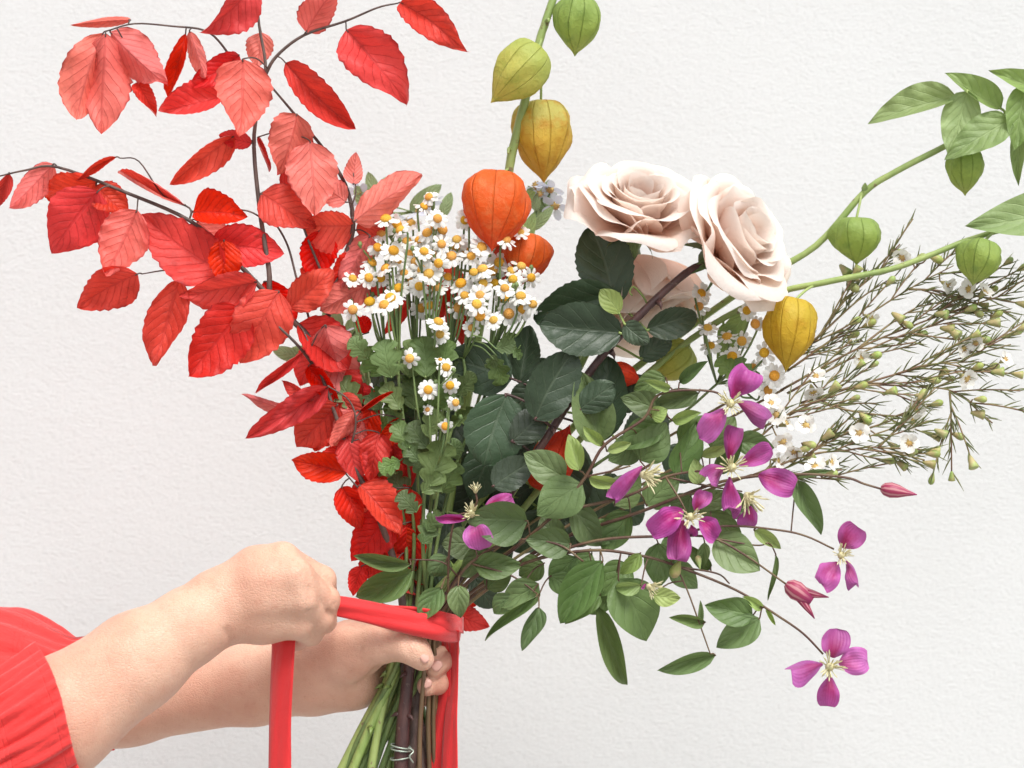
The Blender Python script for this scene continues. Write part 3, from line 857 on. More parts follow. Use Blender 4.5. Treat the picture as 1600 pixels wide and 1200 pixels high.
R_ = 98 * S
r1 = Plant('rose', 'open blush rose highest in the bouquet, its face turned up, left of the other', 'rose', M['green_stem'], (-22, -4), (538, 1235, -12))
c1 = P(990, 352, -4)
s1 = r1.main([(745, 850, 6), (830, 720, 10), (900, 585, 12), (950, 480, 10), (972, 410, 2), (986, 375, -4)], 6, 5.2, 7.5, bumpy=0.04)
thorns(r1, s1, 9, 0.0035)
rose_head(r1, c1, (0.16, -0.60, 0.78), 116 * S, 34, 3, 0.86)
rleaf(r1, [(962, 478, 922, 352, 42, 44, -8), (968, 462, 832, 498, 30, 30, -12), (972, 520, 842, 508, 38, 36, -22), (1010, 515, 1090, 492, 22, 28, -10), (975, 505, 1014, 536, 16, 18, -24)])
r1.leaf(968, 490, 938, 452, 16, 18, -30, 'young_leaf', petiole=0.6)
r1.stem([(1012, 476, -6), (1004, 462, -16), (990, 448, -20), (984, 456, -20), (988, 462, -20)], 1.8, 1.2)
r1.done()
r2 = Plant('rose', 'blush rose on a bare maroon stem, turned to the right above the yellow lantern', 'rose', M['dark_stem'], (-6, -12), (625, 1235, -14))
s2 = r2.main([(700, 930, -10), (765, 820, -10), (850, 690, -14), (905, 605, -16), (950, 545, -18), (1012, 480, -18), (1070, 428, -14), (1104, 410, -10)], 6.5, 6, 12, bumpy=0.05)
thorns(r2, s2, 7, 0.0045)
rose_head(r2, P(1124, 394, -8), (0.62, -0.54, 0.40), 124 * S, 33, 8, 0.88)
rleaf(r2, [(800, 592, 694, 560, 42, 40, -4), (812, 598, 828, 508, 22, 22, 4), (792, 616, 756, 728, 50, 46, -14), (836, 656, 896, 548, 38, 42, -26), (932, 692, 950, 556, 42, 38, -4), (842, 600, 800, 640, 24, 24, -6), (800, 690, 850, 640, 26, 26, -20), (770, 760, 830, 720, 28, 26, -22), (905, 640, 960, 600, 24, 24, -24)])
r2.done()
r3 = Plant('rose', 'lowest blush rose, drooping behind the maroon stem under the other two', 'rose', M['green_stem'], (-34, 2), (560, 1235, 2))
s3 = r3.main([(735, 860, 24), (820, 720, 30), (890, 590, 36), (935, 480, 52), (950, 420, 52), (972, 396, 48)], 6, 5, 7.5, bumpy=0.04)
thorns(r3, s3, 7, 0.0035)
rose_head(r3, P(985, 412, 44), (0.40, -0.28, -0.87), 142 * S, 17, 21, 0.36, roll=1.0, edge=0.15)
rleaf(r3, [(800, 720, 838, 690, 28, 24, 14), (830, 690, 790, 738, 26, 26, 12), (770, 690, 735, 780, 36, 34, 22), (830, 760, 760, 800, 30, 30, 26), (700, 800, 690, 880, 30, 30, 22),
           (880, 700, 900, 800, 36, 36, 24), (720, 640, 700, 720, 34, 30, 26), (870, 620, 840, 560, 28, 28, 28), (760, 740, 700, 830, 34, 34, 34), (960, 640, 1010, 590, 30, 30, 24),
           (980, 700, 1040, 640, 34, 34, 26), (930, 820, 960, 740, 34, 34, 24), (800, 850, 740, 900, 26, 28, 26), (850, 800, 800, 860, 34, 30, 30), (690, 700, 650, 780, 30, 30, 34),
           (660, 620, 640, 700, 30, 30, 40), (690, 880, 660, 930, 24, 24, 12), (1000, 560, 1050, 530, 20, 20, 10),
           (660, 720, 690, 800, 36, 34, 30), (720, 700, 690, 790, 36, 36, 40), (640, 830, 660, 900, 30, 30, 24), (740, 830, 700, 910, 34, 34, 30), (700, 760, 740, 850, 34, 34, 46), (610, 640, 640, 720, 30, 30, 40),  # from here on: backing leaves added to block light and darken the core
           (590, 560, 630, 640, 32, 30, 44), (650, 540, 620, 620, 32, 32, 46), (700, 560, 680, 640, 32, 32, 48), (780, 780, 820, 840, 30, 30, 34), (860, 740, 820, 800, 32, 32, 36), (900, 690, 880, 780, 34, 30, 40),
           (650, 900, 690, 950, 26, 26, 14), (740, 900, 770, 950, 22, 22, 16), (800, 690, 770, 770, 34, 34, 44), (870, 800, 920, 850, 30, 30, 26), (960, 760, 1000, 820, 30, 30, 24), (1040, 700, 1090, 750, 30, 28, 18)])
r3.done()

# ------------------------------------------------------------------ daisies (feverfew)
def daisy_meshes():
    mb_ = MB()
    vs_, fs = [], []
    rings, ns = 5, 14
    for i in range(rings):
        a = i / (rings - 1) * PI * 0.56
        for k in range(ns):
            q = 2 * PI * k / ns
            vs_.append((math.sin(a) * math.cos(q), math.sin(a) * math.sin(q), math.cos(a) * 0.75))
    for i in range(rings - 1):
        for k in range(ns):
            k2 = (k + 1) % ns
            fs.append((i * ns + k, (i + 1) * ns + k, (i + 1) * ns + k2, i * ns + k2))
    o = len(vs_)
    for k in range(ns):      # green cup under the head
        q = 2 * PI * k / ns
        vs_.append((0.55 * math.cos(q), 0.55 * math.sin(q), -0.75))
    for k in range(ns):
        k2 = (k + 1) % ns
        fs.append(((rings - 1) * ns + k, o + k, o + k2, (rings - 1) * ns + k2))
    fs.append(tuple(o + k for k in range(ns))[::-1])
    mb_.add([tuple(c * 0.0043 for c in v) for v in vs_], fs)
    disc = mb_.mesh('flower_head', M['disc'])
    disc.materials.append(M['thin_stem'])
    n0 = (rings - 1) * ns
    for i, p in enumerate(disc.polygons):
        if i >= n0:
            p.material_index = 1
    pet = []
    for q in range(3):
        mb_ = MB()
        vs_, fs, uv = [], [], []
        W = [0.45, 0.82, 1.0, 1.0, 0.72][:]
        Ls = [0.0, 0.3, 0.6, 0.85, 1.0]
        for i in range(5):
            for j in (-1, -0.5, 0, 0.5, 1):
                notch = -0.07 * (abs(abs(j) - 0.5) < 0.1) * 0 + (0.05 if abs(j) == 0.5 else 0.0) - (0.10 if abs(j) == 1 else 0)
                x_ = 0.0030 + 0.0068 * (Ls[i] + (notch if i == 4 else 0))
                vs_.append((x_, j * 0.00205 * W[i], 0.0004 - 0.0006 * abs(j) + (0.0012, 0.0002, -0.0010)[q] * Ls[i] ** 2 - 0.0008 * Ls[i]))
                uv.append((Ls[i], 0.5 + 0.5 * j))
        for i in range(4):
            for j in range(4):
                fs.append((i * 5 + j, (i + 1) * 5 + j, (i + 1) * 5 + j + 1, i * 5 + j + 1))
        mb_.add(vs_, fs, uv)
        pet.append(mb_.mesh('petal', M['white_petal']))
    return disc, pet
DISC, DPET = daisy_meshes()

def daisy(pl, px, py, d, nrm, size=1.0, droop=0.0, npet=12):
    h = bpy.data.objects.new('flower_head', DISC)
    w = P(px, py, d)
    link(h, pl.root, w)
    z = V(nrm).normalized()
    h.rotation_mode = 'QUATERNION'
    h.rotation_quaternion = z.to_track_quat('Z', 'Y')
    h.scale = (size,) * 3
    off = random.uniform(0, 6)
    for k in range(npet):
        c = bpy.data.objects.new('petal', random.choice(DPET))
        COL.objects.link(c)
        c.parent = h
        c.rotation_mode = 'XYZ'
        c.rotation_euler = (random.uniform(-0.25, 0.25), droop + random.uniform(-0.15, 0.22), off + 2 * PI * k / npet + random.uniform(-0.1, 0.1))
        s_ = random.uniform(0.88, 1.08)
        c.scale = (s_, s_ * random.uniform(0.9, 1.1), 1)
    return w, z

DZ = [(360, 545), (385, 460), (145, 695), (205, 740), (305, 735), (325, 640), (410, 675), (480, 630), (525, 705), (490, 800), (460, 565), (545, 510), (595, 635), (650, 570),
      (680, 710), (740, 645), (760, 525), (670, 455), (570, 395), (680, 230), (650, 290), (735, 365), (720, 415), (765, 435), (480, 400), (500, 435), (410, 365), (850, 545),
      (820, 600), (855, 495), (905, 375), (960, 380), (1010, 545), (945, 600), (915, 580), (1015, 680), (960, 700), (800, 730), (620, 790), (1160, 495), (1255, 580), (1250, 450),
      (1260, 660), (1195, 690), (1320, 735), (1020, 770), (1090, 770), (1155, 800), (1000, 845), (905, 845), (1205, 745), (1155, 870), (1255, 850), (1255, 935), (865, 925),
      (690, 910), (635, 925), (740, 1010), (750, 1090), (1000, 975), (1085, 1000), (950, 1050), (205, 935), (400, 905), (440, 860), (380, 740), (310, 885), (620, 500), (700, 590),
      (560, 590), (640, 690), (880, 770), (1080, 690), (1120, 640), (1330, 900), (1180, 960), (560, 760), (730, 800), (980, 900)]
heads = [(500 + x / 4, 250 + y / 4) for x, y in DZ]
low = [(669, 609), (697, 574), (688, 562), (703, 602), (712, 629), (696, 666), (668, 640), (640, 560)]
right = [(1092, 479), (1106, 512), (1136, 526), (1110, 540), (1144, 557), (1159, 533), (1180, 506), (1167, 485), (1096, 458), (1194, 551), (1210, 587), (1175, 575), (1200, 610), (1150, 600)]
bins = [(0, 562, 'daisy spray farthest left, in front of the red leaves', -2), (562, 596, 'second daisy spray from the left, over the pink leaf', 6), (596, 628, 'third daisy spray from the left, with the dense white heads', -6),
        (628, 660, 'daisy spray left of the middle of the daisy mass', 10), (660, 692, 'daisy spray in the middle, bearing the highest heads of all', -4), (692, 730, 'daisy spray just below the large orange lantern', 6),
        (730, 768, 'daisy spray below the gap between the two orange lanterns', -6), (768, 999, 'daisy spray in front of the smaller orange lantern', 4)]
GP = 'white daisy sprays in the middle of the bouquet'
groups = []
for lo_, hi_, lab, dd in bins:
    groups.append((lab, [h for h in heads if lo_ <= h[0] < hi_], dd, 540))
groups.append(('sparse daisy spray low among the dark stems', low, -16, 720))
groups.append(('daisy spray under the right-hand rose, beside the yellow lantern', right, 4, 700))
for gi, (lab, hs_, dd, ynode) in enumerate(groups):
    mx = sum(h[0] for h in hs_) / len(hs_)
    pl = Plant('daisy_spray', 'white ' + lab, 'daisies', M['thin_stem'], (-24 + 6 * gi, (gi * 7) % 22 - 10), (528 + (gi * 37) % 100, 1225, (gi * 5) % 14 - 4), GP)
    rightg = gi == 9
    if rightg:
        top = (1120, 600, dd + 20)
        pl.main([(760, 860, 26), (940, 720, 30), (1060, 650, 26), top], 3.0, 2.0, 5)
    else:
        xs = mx * 0.75 + 0.25 * 660
        top = (xs, ynode + 20, dd + 8)
        pl.main([(655 + (xs - 655) * 0.25, 850, dd + 4), (655 + (xs - 655) * 0.55, 720, dd + 6), (xs, ynode + 60, dd + 8), top], 3.0, 2.2, 5.5)
    for (hx, hy) in hs_:
        side = random.random() < 0.16
        nrm = (random.uniform(-0.6, 0.6), -1, 0.3 + random.uniform(-0.5, 0.8)) if not side else (random.uniform(-0.8, 0.8), -0.5, 0.8)
        size = random.uniform(0.72, 0.97)
        if gi == 8:
            size = random.uniform(0.62, 0.78)
        if rightg:
            size = random.uniform(0.75, 0.95)
        d = dd + random.uniform(-14, 14) + (hy - 400) * -0.08
        if rightg:
            d = dd + random.uniform(-10, 10)
        bud = gi == 8 and (hx, hy) in ((668, 640), (688, 562))
        w, z = daisy(pl, hx, hy, d, nrm, size * (0.6 if bud else 1), droop=random.uniform(-0.25, 0.75) if random.random() < 0.4 else random.uniform(-0.1, 0.25), npet=random.choice((8, 10, 11, 12, 13)))
        e = w - z * 0.0025
        a = V(P(*top)) if hy < top[1] - 20 else V(P(top[0] * 0.5 + hx * 0.5, hy + 60, dd + 6))
        tp = pl.near(a)
        lowp = e + V(((tp.x - e.x) * 0.35, 0.004, -abs(e.z - tp.z) * 0.45 - 0.004))
        sp = smooth_path([tuple(tp), tuple(lowp), tuple(e - z * 0.006), tuple(e)], 5)
        tube(pl.mb, sp, [0.0008] * len(sp), 5)
        pl.samples += [V(q) for q in sp[2:8]]
        if random.random() < 0.35 and not rightg:   # a small unopened bud on the same stalk
            q = V(sp[8])
            bq = q + V((random.uniform(-0.012, 0.012), random.uniform(-0.008, 0.004), random.uniform(0.008, 0.018)))
            tube(pl.mb, [q, (q + bq) / 2 + V((0.001, 0, 0)), bq, bq + V((0, 0, 0.001)), bq + V((0, 0, 0.0035))], [0.0006, 0.0006, 0.0008, 0.0020, 0.0010], 6)
    lf = {0: [(560, 640, 530, 590), (575, 560, 545, 530)], 1: [(600, 585, 565, 545), (595, 640, 570, 610), (618, 740, 585, 722)], 2: [(612, 590, 600, 530), (625, 640, 600, 600), (640, 700, 618, 660), (625, 720, 592, 735)],
          3: [(640, 590, 650, 530), (650, 640, 640, 580), (640, 780, 612, 740)], 4: [(665, 590, 660, 525), (672, 650, 690, 600), (665, 740, 640, 690), (690, 720, 720, 690)], 5: [(690, 580, 700, 530), (690, 640, 720, 600), (690, 770, 715, 722)],
          6: [(770, 560, 786, 602), (775, 545, 806, 535), (775, 555, 762, 576)], 7: [(790, 560, 800, 520), (800, 545, 815, 560)],
          8: [(668, 700, 640, 660), (672, 760, 694, 690), (660, 770, 690, 740), (660, 850, 675, 812), (668, 830, 690, 800), (655, 720, 630, 690), (665, 680, 685, 640), (650, 800, 622, 770)],
          9: [(1150, 590, 1120, 560), (1170, 600, 1150, 560)]}[gi]
    for (x0, y0, x1, y1) in lf:
        Lh = math.hypot(x1 - x0, y1 - y0)
        pl.leaf(x0, y0, x1, y1, Lh * 0.42, Lh * 0.42, dd - 8 + random.uniform(-6, 6), 'lobed_leaf', petiole=0.6, maxd=0.06, ab=(0.5, 0.4), nu=36, nv=5, lobes=2.6,
                wave=0.012, nwave=2, crumple=0.04, wk=0.4, curl=random.uniform(-0.3, 0.8), sgn=random.choice((-1, 1)), dt=random.uniform(-8, 8))
    # filler foliage added behind to block light from the wall
    if gi < 8:
        for _ in range(4):
            x0 = mx + random.uniform(-25, 25) * 1.0
            y0 = random.uniform(560, 700)
            x0 = x0 * 0.75 + 165
            a_ = random.uniform(0, 6.28)
            Lh = random.uniform(34, 52)
            pl.leaf(x0, y0, x0 + Lh * math.cos(a_), y0 - abs(Lh * math.sin(a_)), Lh * 0.38, Lh * 0.38, dd + random.uniform(4, 22), 'lobed_leaf', petiole=0.6, maxd=0.06, ab=(0.5, 0.4), nu=36, nv=4,
                    lobes=2.6, wave=0.012, nwave=2, wk=0.4, curl=random.uniform(-0.3, 0.8))
    pl.done()

# ------------------------------------------------------------------ clematis
def stamens(pl, c, z, R, n=26, seed=0):
    rs = random.Random(seed)
    z = V(z).normalized()
    x = z.orthogonal().normalized()
    y = z.cross(x)
    mb_ = MB()
    tube(mb_, [c - z * R * 0.2, c, c + z * R * 0.35, c + z * R * 0.6], [R * 0.12, R * 0.26, R * 0.24, R * 0.08], 8)
    for k in range(n):
        a = rs.uniform(0, 2 * PI)
        sp = math.sqrt(rs.uniform(0.02, 1))
        dv = (z + (x * math.cos(a) + y * math.sin(a)) * sp * 0.9).normalized()
        L = R * rs.uniform(0.75, 1.1)
        b = c + (x * math.cos(a) + y * math.sin(a)) * R * 0.15 * sp
        out = (x * math.cos(a) + y * math.sin(a)) * R * rs.uniform(-0.1, 0.2)
        tube(mb_, [b, b + dv * L * 0.5, b + dv * L * 0.85 + out * 0.6, b + dv * L + out], [R * 0.035, R * 0.03, R * 0.05, R * 0.02], 4, cap=False)
    return mb_.obj('flower_center', M['stamen'], pl.root, c)

def clem_flower(pl, cx, cy, d, petals, z=(0, -1, 0.15), R=20, cen=None, seed=0):
    c = P(*(cen or (cx, cy)), d)
    ctr = stamens(pl, c, z, R * S, seed=seed)
    for (bx, by, tx, ty, wl, wr, dt, *fl) in petals:
        mb_ = MB()
        b = P(bx, by, d + 2)
        t = P(tx, ty, d + 2 + dt)
        W = max(wl, wr, 0.36 * math.hypot(tx - bx, ty - by)) * S
        leaf_geo(mb_, b, t, wl * S * 0.94, wr * S * 0.94, ab=(random.uniform(0.6, 0.95), random.uniform(0.26, 0.5)), nu=14, nv=5, crumple=0.11, twist=random.uniform(-1.1, 1.1), corner=random.uniform(0.05, 0.6), W=min(W, 1.5 * max(wl, wr) * S), sgn=random.choice((-1, 1)) if not fl else fl[0], bow=random.uniform(0.05, 0.16),
                 recurve=random.uniform(-0.2, 0.35), curl=random.uniform(-1.2, 0.4), wave=0.035, nwave=2, wmin=0.25, flip=bool(fl and fl[0] < 0))
        o = mb_.obj('petal', M['clem_petal'], ctr, b)

def clem_bud(pl, bx, by, tx, ty, r, d, mat='clem_bud', split=False):
    b, t = P(bx, by, d), P(tx, ty, d - 4)
    T = t - b
    mb_ = MB()
    pr = [(0, 0.35), (0.1, 0.8), (0.28, 1.0), (0.5, 0.82), (0.72, 0.45), (0.9, 0.2), (1.0, 0.05)]
    if not split:
        tube(mb_, [b + T * a for a, _ in pr], [r * S * q for _, q in pr], 12)
    else:
        tube(mb_, [b + T * a for a, _ in pr[:5]], [r * S * q for _, q in pr[:5]], 12)
        s_ = T.normalized().cross(V((0, 1, 0)))
        for k in (-1, 1):
            e = [b + T * 0.45 + s_ * k * r * S * 0.35, b + T * 0.72 + s_ * k * r * S * 0.8, b + T * 1.0 + s_ * k * r * S * 1.3]
            tube(mb_, e, [r * S * 0.55, r * S * 0.36, r * S * 0.05], 8)
    mb_.obj('bud', M[mat], pl.root, b)

def cleaf(pl, L, d=-30):
    for a in L:
        bx, by, tx, ty, wl, wr = a[:6]
        y_ = 'y' in a[6:]
        dd = d + (a[7] if len(a) > 7 else (a[6] if len(a) > 6 and not isinstance(a[6], str) else 0)) + random.uniform(-4, 4)
        pl.leaf(bx, by, tx, ty, wl, wr, dd, 'young_leaf' if y_ else 'clem_leaf', petiole=0.55, maxd=0.07, ab=(0.48, 0.85), nu=14, nv=4, wk=0.36,
                wave=0.008, nwave=2, crumple=0.035, curl=random.uniform(-0.5, 0.7), recurve=random.uniform(-0.05, 0.2))

v1 = Plant('clematis_vine', 'clematis vine climbing to the magenta flowers under the roses, with pale young leaves', 'clematis', M['clem_stem'], (26, -12), (672, 1230, 2))
v1.main([(720, 920, -14), (800, 860, -26), (870, 800, -36), (915, 745, -42), (945, 695, -42), (1005, 655, -42), (1025, 620, -42), (1060, 610, -42), (1115, 612, -42), (1132, 625, -40)], 3.0, 1.6, 4)
v1.stem([(915, 745, -42), (960, 735, -44), (985, 728, -46)], 1.8, 1.2)
v1.stem([(870, 800, -36), (980, 775, -36), (1040, 745, -36), (1100, 735, -38), (1135, 733, -40)], 2.6, 1.5)
v1.stem([(1040, 745, -36), (1062, 780, -44), (1072, 800, -46)], 1.8, 1.3)
v1.stem([(1040, 745, -36), (1110, 760, -34), (1160, 768, -36)], 1.8, 1.3)
cleaf(v1, [(1048, 606, 1006, 596, 10, 11, 'y', -8), (1062, 598, 1107, 564, 16, 13), (1032, 642, 972, 622, 22, 22, 4), (1092, 614, 1018, 640, 14, 16, 2), (1018, 652, 1043, 640, 14, 13, 'y', -4),
           (1050, 657, 1096, 645, 11, 11, 'y', -4), (1036, 664, 970, 702, 20, 26, 4), (1055, 742, 1088, 658, 26, 30, 4), (1092, 757, 1085, 717, 14, 14, 'y', -10), (1096, 714, 1137, 695, 10, 11, 'y'),
           (941, 698, 911, 666, 10, 13, 'y', -6), (948, 705, 987, 692, 9, 9, 'y', -6), (906, 736, 888, 678, 17, 17, 'y', -14), (920, 746, 974, 760, 12, 12, 'y', -10),
           (910, 756, 839, 806, 32, 34, -12), (884, 746, 818, 708, 24, 24, 2), (892, 788, 942, 856, 26, 24, 2), (936, 694, 904, 578, 28, 30, 10), (1000, 720, 1040, 660, 30, 30, 10),
           (960, 790, 1000, 740, 28, 26, 10), (1010, 790, 1060, 740, 26, 26, 12), (985, 800, 940, 860, 26, 28, 8), (1120, 740, 1160, 680, 18, 18, 10), (1150, 690, 1210, 700, 16, 18, 14),
           (1110, 700, 1150, 650, 22, 20, 14), (1130, 780, 1180, 800, 20, 22, 12), (1090, 800, 1140, 770, 20, 20, 12), (1000, 690, 950, 720, 24, 24, 12), (1060, 690, 1110, 650, 20, 20, 12), (1040, 590, 990, 610, 18, 18, 8)])
clem_flower(v1, 1141, 631, -46, [(1143, 622, 1168, 578, 26, 30, -4), (1150, 628, 1196, 656, 26, 22, -6), (1132, 640, 1096, 680, 20, 20, -10)], R=26, seed=1)
clem_flower(v1, 1143, 731, -48, [(1138, 720, 1152, 668, 24, 22, 0), (1154, 726, 1208, 702, 18, 18, -4), (1134, 732, 1102, 744, 22, 20, -6), (1140, 745, 1142, 792, 20, 20, -6)], R=28, seed=2)
clem_flower(v1, 1168, 775, -44, [(1185, 742, 1242, 762, 22, 20, -2), (1158, 785, 1140, 800, 16, 14, 4), (1172, 790, 1168, 822, 18, 16, 0)], z=(0.3, -0.7, -0.5), R=30, seed=3)
clem_flower(v1, 1078, 808, -50, [(1068, 798, 1017, 830, 20, 24, -4), (1068, 812, 1058, 876, 18, 22, -6), (1086, 798, 1100, 767, 16, 18, -2), (1092, 812, 1122, 836, 22, 18, -6), (1080, 820, 1082, 838, 10, 10, 2)], R=26, seed=4)
clem_flower(v1, 1006, 742, -52, [(1004, 728, 964, 774, 20, 24, -8)], z=(0.85, -0.5, -0.1), R=28, seed=5)
v1.done()

v2 = Plant('clematis_vine', 'clematis vine trailing to the lower right, ending in a lone magenta flower', 'clematis', M['clem_stem'], (34, -8), (680, 1230, 6))
v2.main([(730, 930, -10), (820, 880, -26), (920, 860, -36), (1000, 868, -40), (1062, 886, -42), (1150, 922, -44), (1215, 962, -46), (1255, 990, -46), (1286, 1022, -46)], 2.6, 1.6, 4)
v2.stem([(820, 880, -26), (930, 845, -38), (1040, 838, -42), (1110, 840, -44), (1165, 868, -46), (1230, 914, -48)], 2.6, 1.5)
v2.stem([(1040, 838, -42), (1130, 822, -42), (1215, 828, -42), (1260, 838, -44), (1303, 858, -46)], 2.0, 1.5)
v2.stem([(1056, 884, -42), (1075, 925, -44), (1095, 980, -46), (1110, 1022, -46)], 1.5, 1.1)
v2.stem([(1062, 886, -42), (1120, 896, -44), (1140, 912, -46)], 1.6, 1.2)
v2.stem([(1110, 840, -44), (1180, 852, -44), (1200, 848, -46)], 1.5, 1.1)
cleaf(v2, [(1246, 750, 1283, 836, 20, 12, 4), (1178, 828, 1221, 858, 13, 13, 'y', -10), (1116, 842, 1188, 892, 32, 28, -4), (1110, 800, 1160, 842, 22, 24, 4), (1212, 866, 1200, 939, 10, 8, -10),
           (1176, 962, 1102, 946, 25, 24, -12), (1187, 966, 1119, 1012, 18, 20, -16), (1102, 972, 1047, 965, 13, 5, -12), (1118, 1024, 1027, 1048, 17, 5, -14), (1196, 950, 1212, 977, 7, 7, 'y', -14),
           (1192, 950, 1160, 932, 8, 7, 'y', -14), (1101, 847, 1097, 890, 8, 8, -6), (1095, 975, 1094, 938, 4, 5, -10),
           (942, 876, 873, 978, 32, 38, -14), (966, 904, 1011, 1003, 42, 36, -10), (1001, 864, 969, 898, 15, 14, 'y', -16), (1028, 848, 1030, 918, 24, 24, 2), (1020, 930, 1064, 934, 14, 15, 'y', -14),
           (1002, 914, 959, 918, 13, 7, 'y', -20), (932, 945, 981, 1070, 22, 24, 2), (938, 930, 884, 974, 12, 12, 4), (1050, 880, 1090, 920, 18, 20, 6), (980, 880, 940, 930, 26, 26, 6), (900, 870, 860, 920, 24, 24, 6), (1070, 840, 1030, 880, 22, 22, 8), (960, 930, 920, 960, 18, 20, 6), (1110, 890, 1070, 850, 16, 16, 6), (925, 865, 890, 900, 16, 16, 8)])
clem_bud(v2, 1228, 912, 1284, 950, 15, -48, split=True)
clem_bud(v2, 1051, 902, 1064, 872, 9, -46, 'wax_cup')
clem_bud(v2, 1090, 868, 1094, 890, 5, -46, 'wax_cup')
clem_flower(v2, 1296, 1042, -50, [(1301, 1028, 1308, 984, 22, 24, -2), (1286, 1038, 1236, 1048, 28, 18, -6), (1310, 1036, 1353, 1032, 20, 22, -6), (1297, 1055, 1293, 1100, 20, 20, -8)], R=27, seed=6)
clem_flower(v2, 1314, 868, -50, [(1316, 856, 1340, 822, 22, 24, -4), (1308, 878, 1282, 912, 22, 18, -8), (1322, 876, 1338, 914, 16, 18, -8)], R=22, seed=7)
clem_flower(v2, 1014, 916, -54, [(1010, 912, 1002, 920, 4, 4, 0)], z=(0.7, -0.5, -0.4), R=20, seed=8)
v2.done()

v3 = Plant('clematis_vine', 'clematis vine spreading large leaves over the stems above the ribbon, one magenta flower at left', 'clematis', M['clem_stem'], (18, -18), (655, 1230, -14))
v3.main([(700, 930, -24), (735, 880, -28), (800, 845, -32), (870, 850, -36), (915, 880, -38)], 2.6, 1.6, 4)
v3.stem([(700, 930, -24), (702, 860, -30), (712, 810, -34), (735, 800, -36)], 2.0, 1.3)
v3.stem([(715, 900, -26), (690, 878, -28), (640, 874, -28)], 1.6, 1.0)
v3.stem([(735, 880, -28), (800, 900, -30), (842, 930, -32)], 1.8, 1.2)
v3.stem([(735, 805, -36), (745, 785, -38), (743, 770, -38)], 1.6, 1.6)
cleaf(v3, [(824, 814, 730, 812, 42, 30, -12), (892, 850, 822, 844, 28, 26, -2), (742, 884, 816, 882, 20, 20, 2), (842, 912, 782, 950, 26, 26, -4), (838, 932, 758, 1002, 18, 16, -8), (842, 948, 815, 1016, 22, 16, -10),
           (642, 882, 550, 868, 16, 14, -6), (646, 890, 552, 934, 28, 22, 2), (690, 918, 656, 970, 20, 20, -14), (716, 914, 720, 966, 16, 16, -14), (700, 870, 670, 900, 20, 20, 8),
           (770, 860, 720, 900, 26, 24, 8), (850, 880, 810, 900, 22, 22, 8), (740, 850, 690, 850, 26, 26, 14), (760, 920, 800, 880, 20, 20, 12), (860, 900, 900, 930, 18, 18, 6), (800, 930, 770, 960, 18, 18, 6)])
clem_flower(v3, 738, 804, -42, [(728, 812, 682, 806, 9, 8, -6), (756, 796, 798, 776, 16, 18, -4), (742, 816, 748, 856, 24, 22, -6)], z=(-0.2, -0.7, 0.4), R=22, seed=9)
stamens(v3, P(743, 768, -40), (0, -0.4, 1), 14 * S, 18, 10)
v3.done()

v4 = Plant('clematis_vine', 'thin clematis shoot reaching right past the waxflower to a single closed pink bud', 'clematis', M['clem_stem'], (38, 2), (684, 1230, 10))
v4.main([(740, 930, 4), (860, 850, -10), (1000, 800, -24), (1130, 752, -34), (1245, 741, -40), (1320, 746, -44), (1350, 756, -46), (1377, 764, -46)], 3.0, 1.6, 4)
clem_bud(v4, 1376, 763, 1433, 773, 12, -46)
cleaf(v4, [(1245, 745, 1300, 735, 5, 4, -6), (960, 815, 930, 850, 22, 22, 18), (1080, 775, 1050, 810, 20, 20, 10), (870, 850, 850, 800, 22, 22, 24)])
v4.done()

# ------------------------------------------------------------------ waxflower
def wax_meshes():
    mb_ = MB()
    tube(mb_, [(0, 0, -0.008), (0, 0, -0.006), (0, 0, -0.003), (0, 0, 0), (0, 0, 0.0005)], [0.0008, 0.0016, 0.0024, 0.0033, 0.0026], 10)
    cup = mb_.mesh('cup', M['wax_cup'])
    mb_ = MB()
    tube(mb_, [(0, 0, -0.002), (0, 0, 0.0004), (0, 0, 0.0012), (0, 0, 0.0016)], [0.0024, 0.0030, 0.0022, 0.0005], 10)
    for k in range(10):
        a = 2 * PI * k / 10
        e = V((math.cos(a), math.sin(a), 0))
        tube(mb_, [e * 0.0024, e * 0.0034 + V((0, 0, 0.0014))], [0.0004, 0.0005], 4)
    eye = mb_.mesh('flower', M['wax_eye'])
    mb_ = MB()
    vs_, fs, uv = [], [], []
    for i in range(6):
        u = i / 5
        w = 0.0036 * math.sqrt(max(0.02, 1 - (2 * u - 1.05) ** 2)) + 0.0004
        for j in range(-2, 3):
            vs_.append((0.0022 + 0.0062 * u, j / 2 * w, 0.0006 + 0.0016 * u + 0.0007 * (j / 2) ** 2 + 0.0006 * math.sin(3 * u + j)))
            uv.append((u, 0.5 + j / 4))
    for i in range(5):
        for j in range(4):
            fs.append((i * 5 + j, (i + 1) * 5 + j, (i + 1) * 5 + j + 1, i * 5 + j + 1))
    mb_.add(vs_, fs, uv)
    pet = mb_.mesh('petal', M['wax_petal'])
    mb_ = MB()
    tube(mb_, [(0, 0, -0.006), (0, 0, -0.004), (0, 0, -0.001), (0, 0, 0.001), (0, 0, 0.0028), (0, 0, 0.0034)], [0.0008, 0.0015, 0.0025, 0.0026, 0.0016, 0.0003], 9)
    bud = mb_.mesh('bud', M['wax_cup'])
    return cup, eye, pet, bud
WCUP, WEYE, WPET, WBUD = wax_meshes()

def place(mesh, name, parent, w, z, s=1.0):
    o = bpy.data.objects.new(name, mesh)
    link(o, parent, w)
    o.rotation_mode = 'QUATERNION'
    o.rotation_quaternion = V(z).to_track_quat('Z', 'Y')
    o.scale = (s,) * 3
    return o

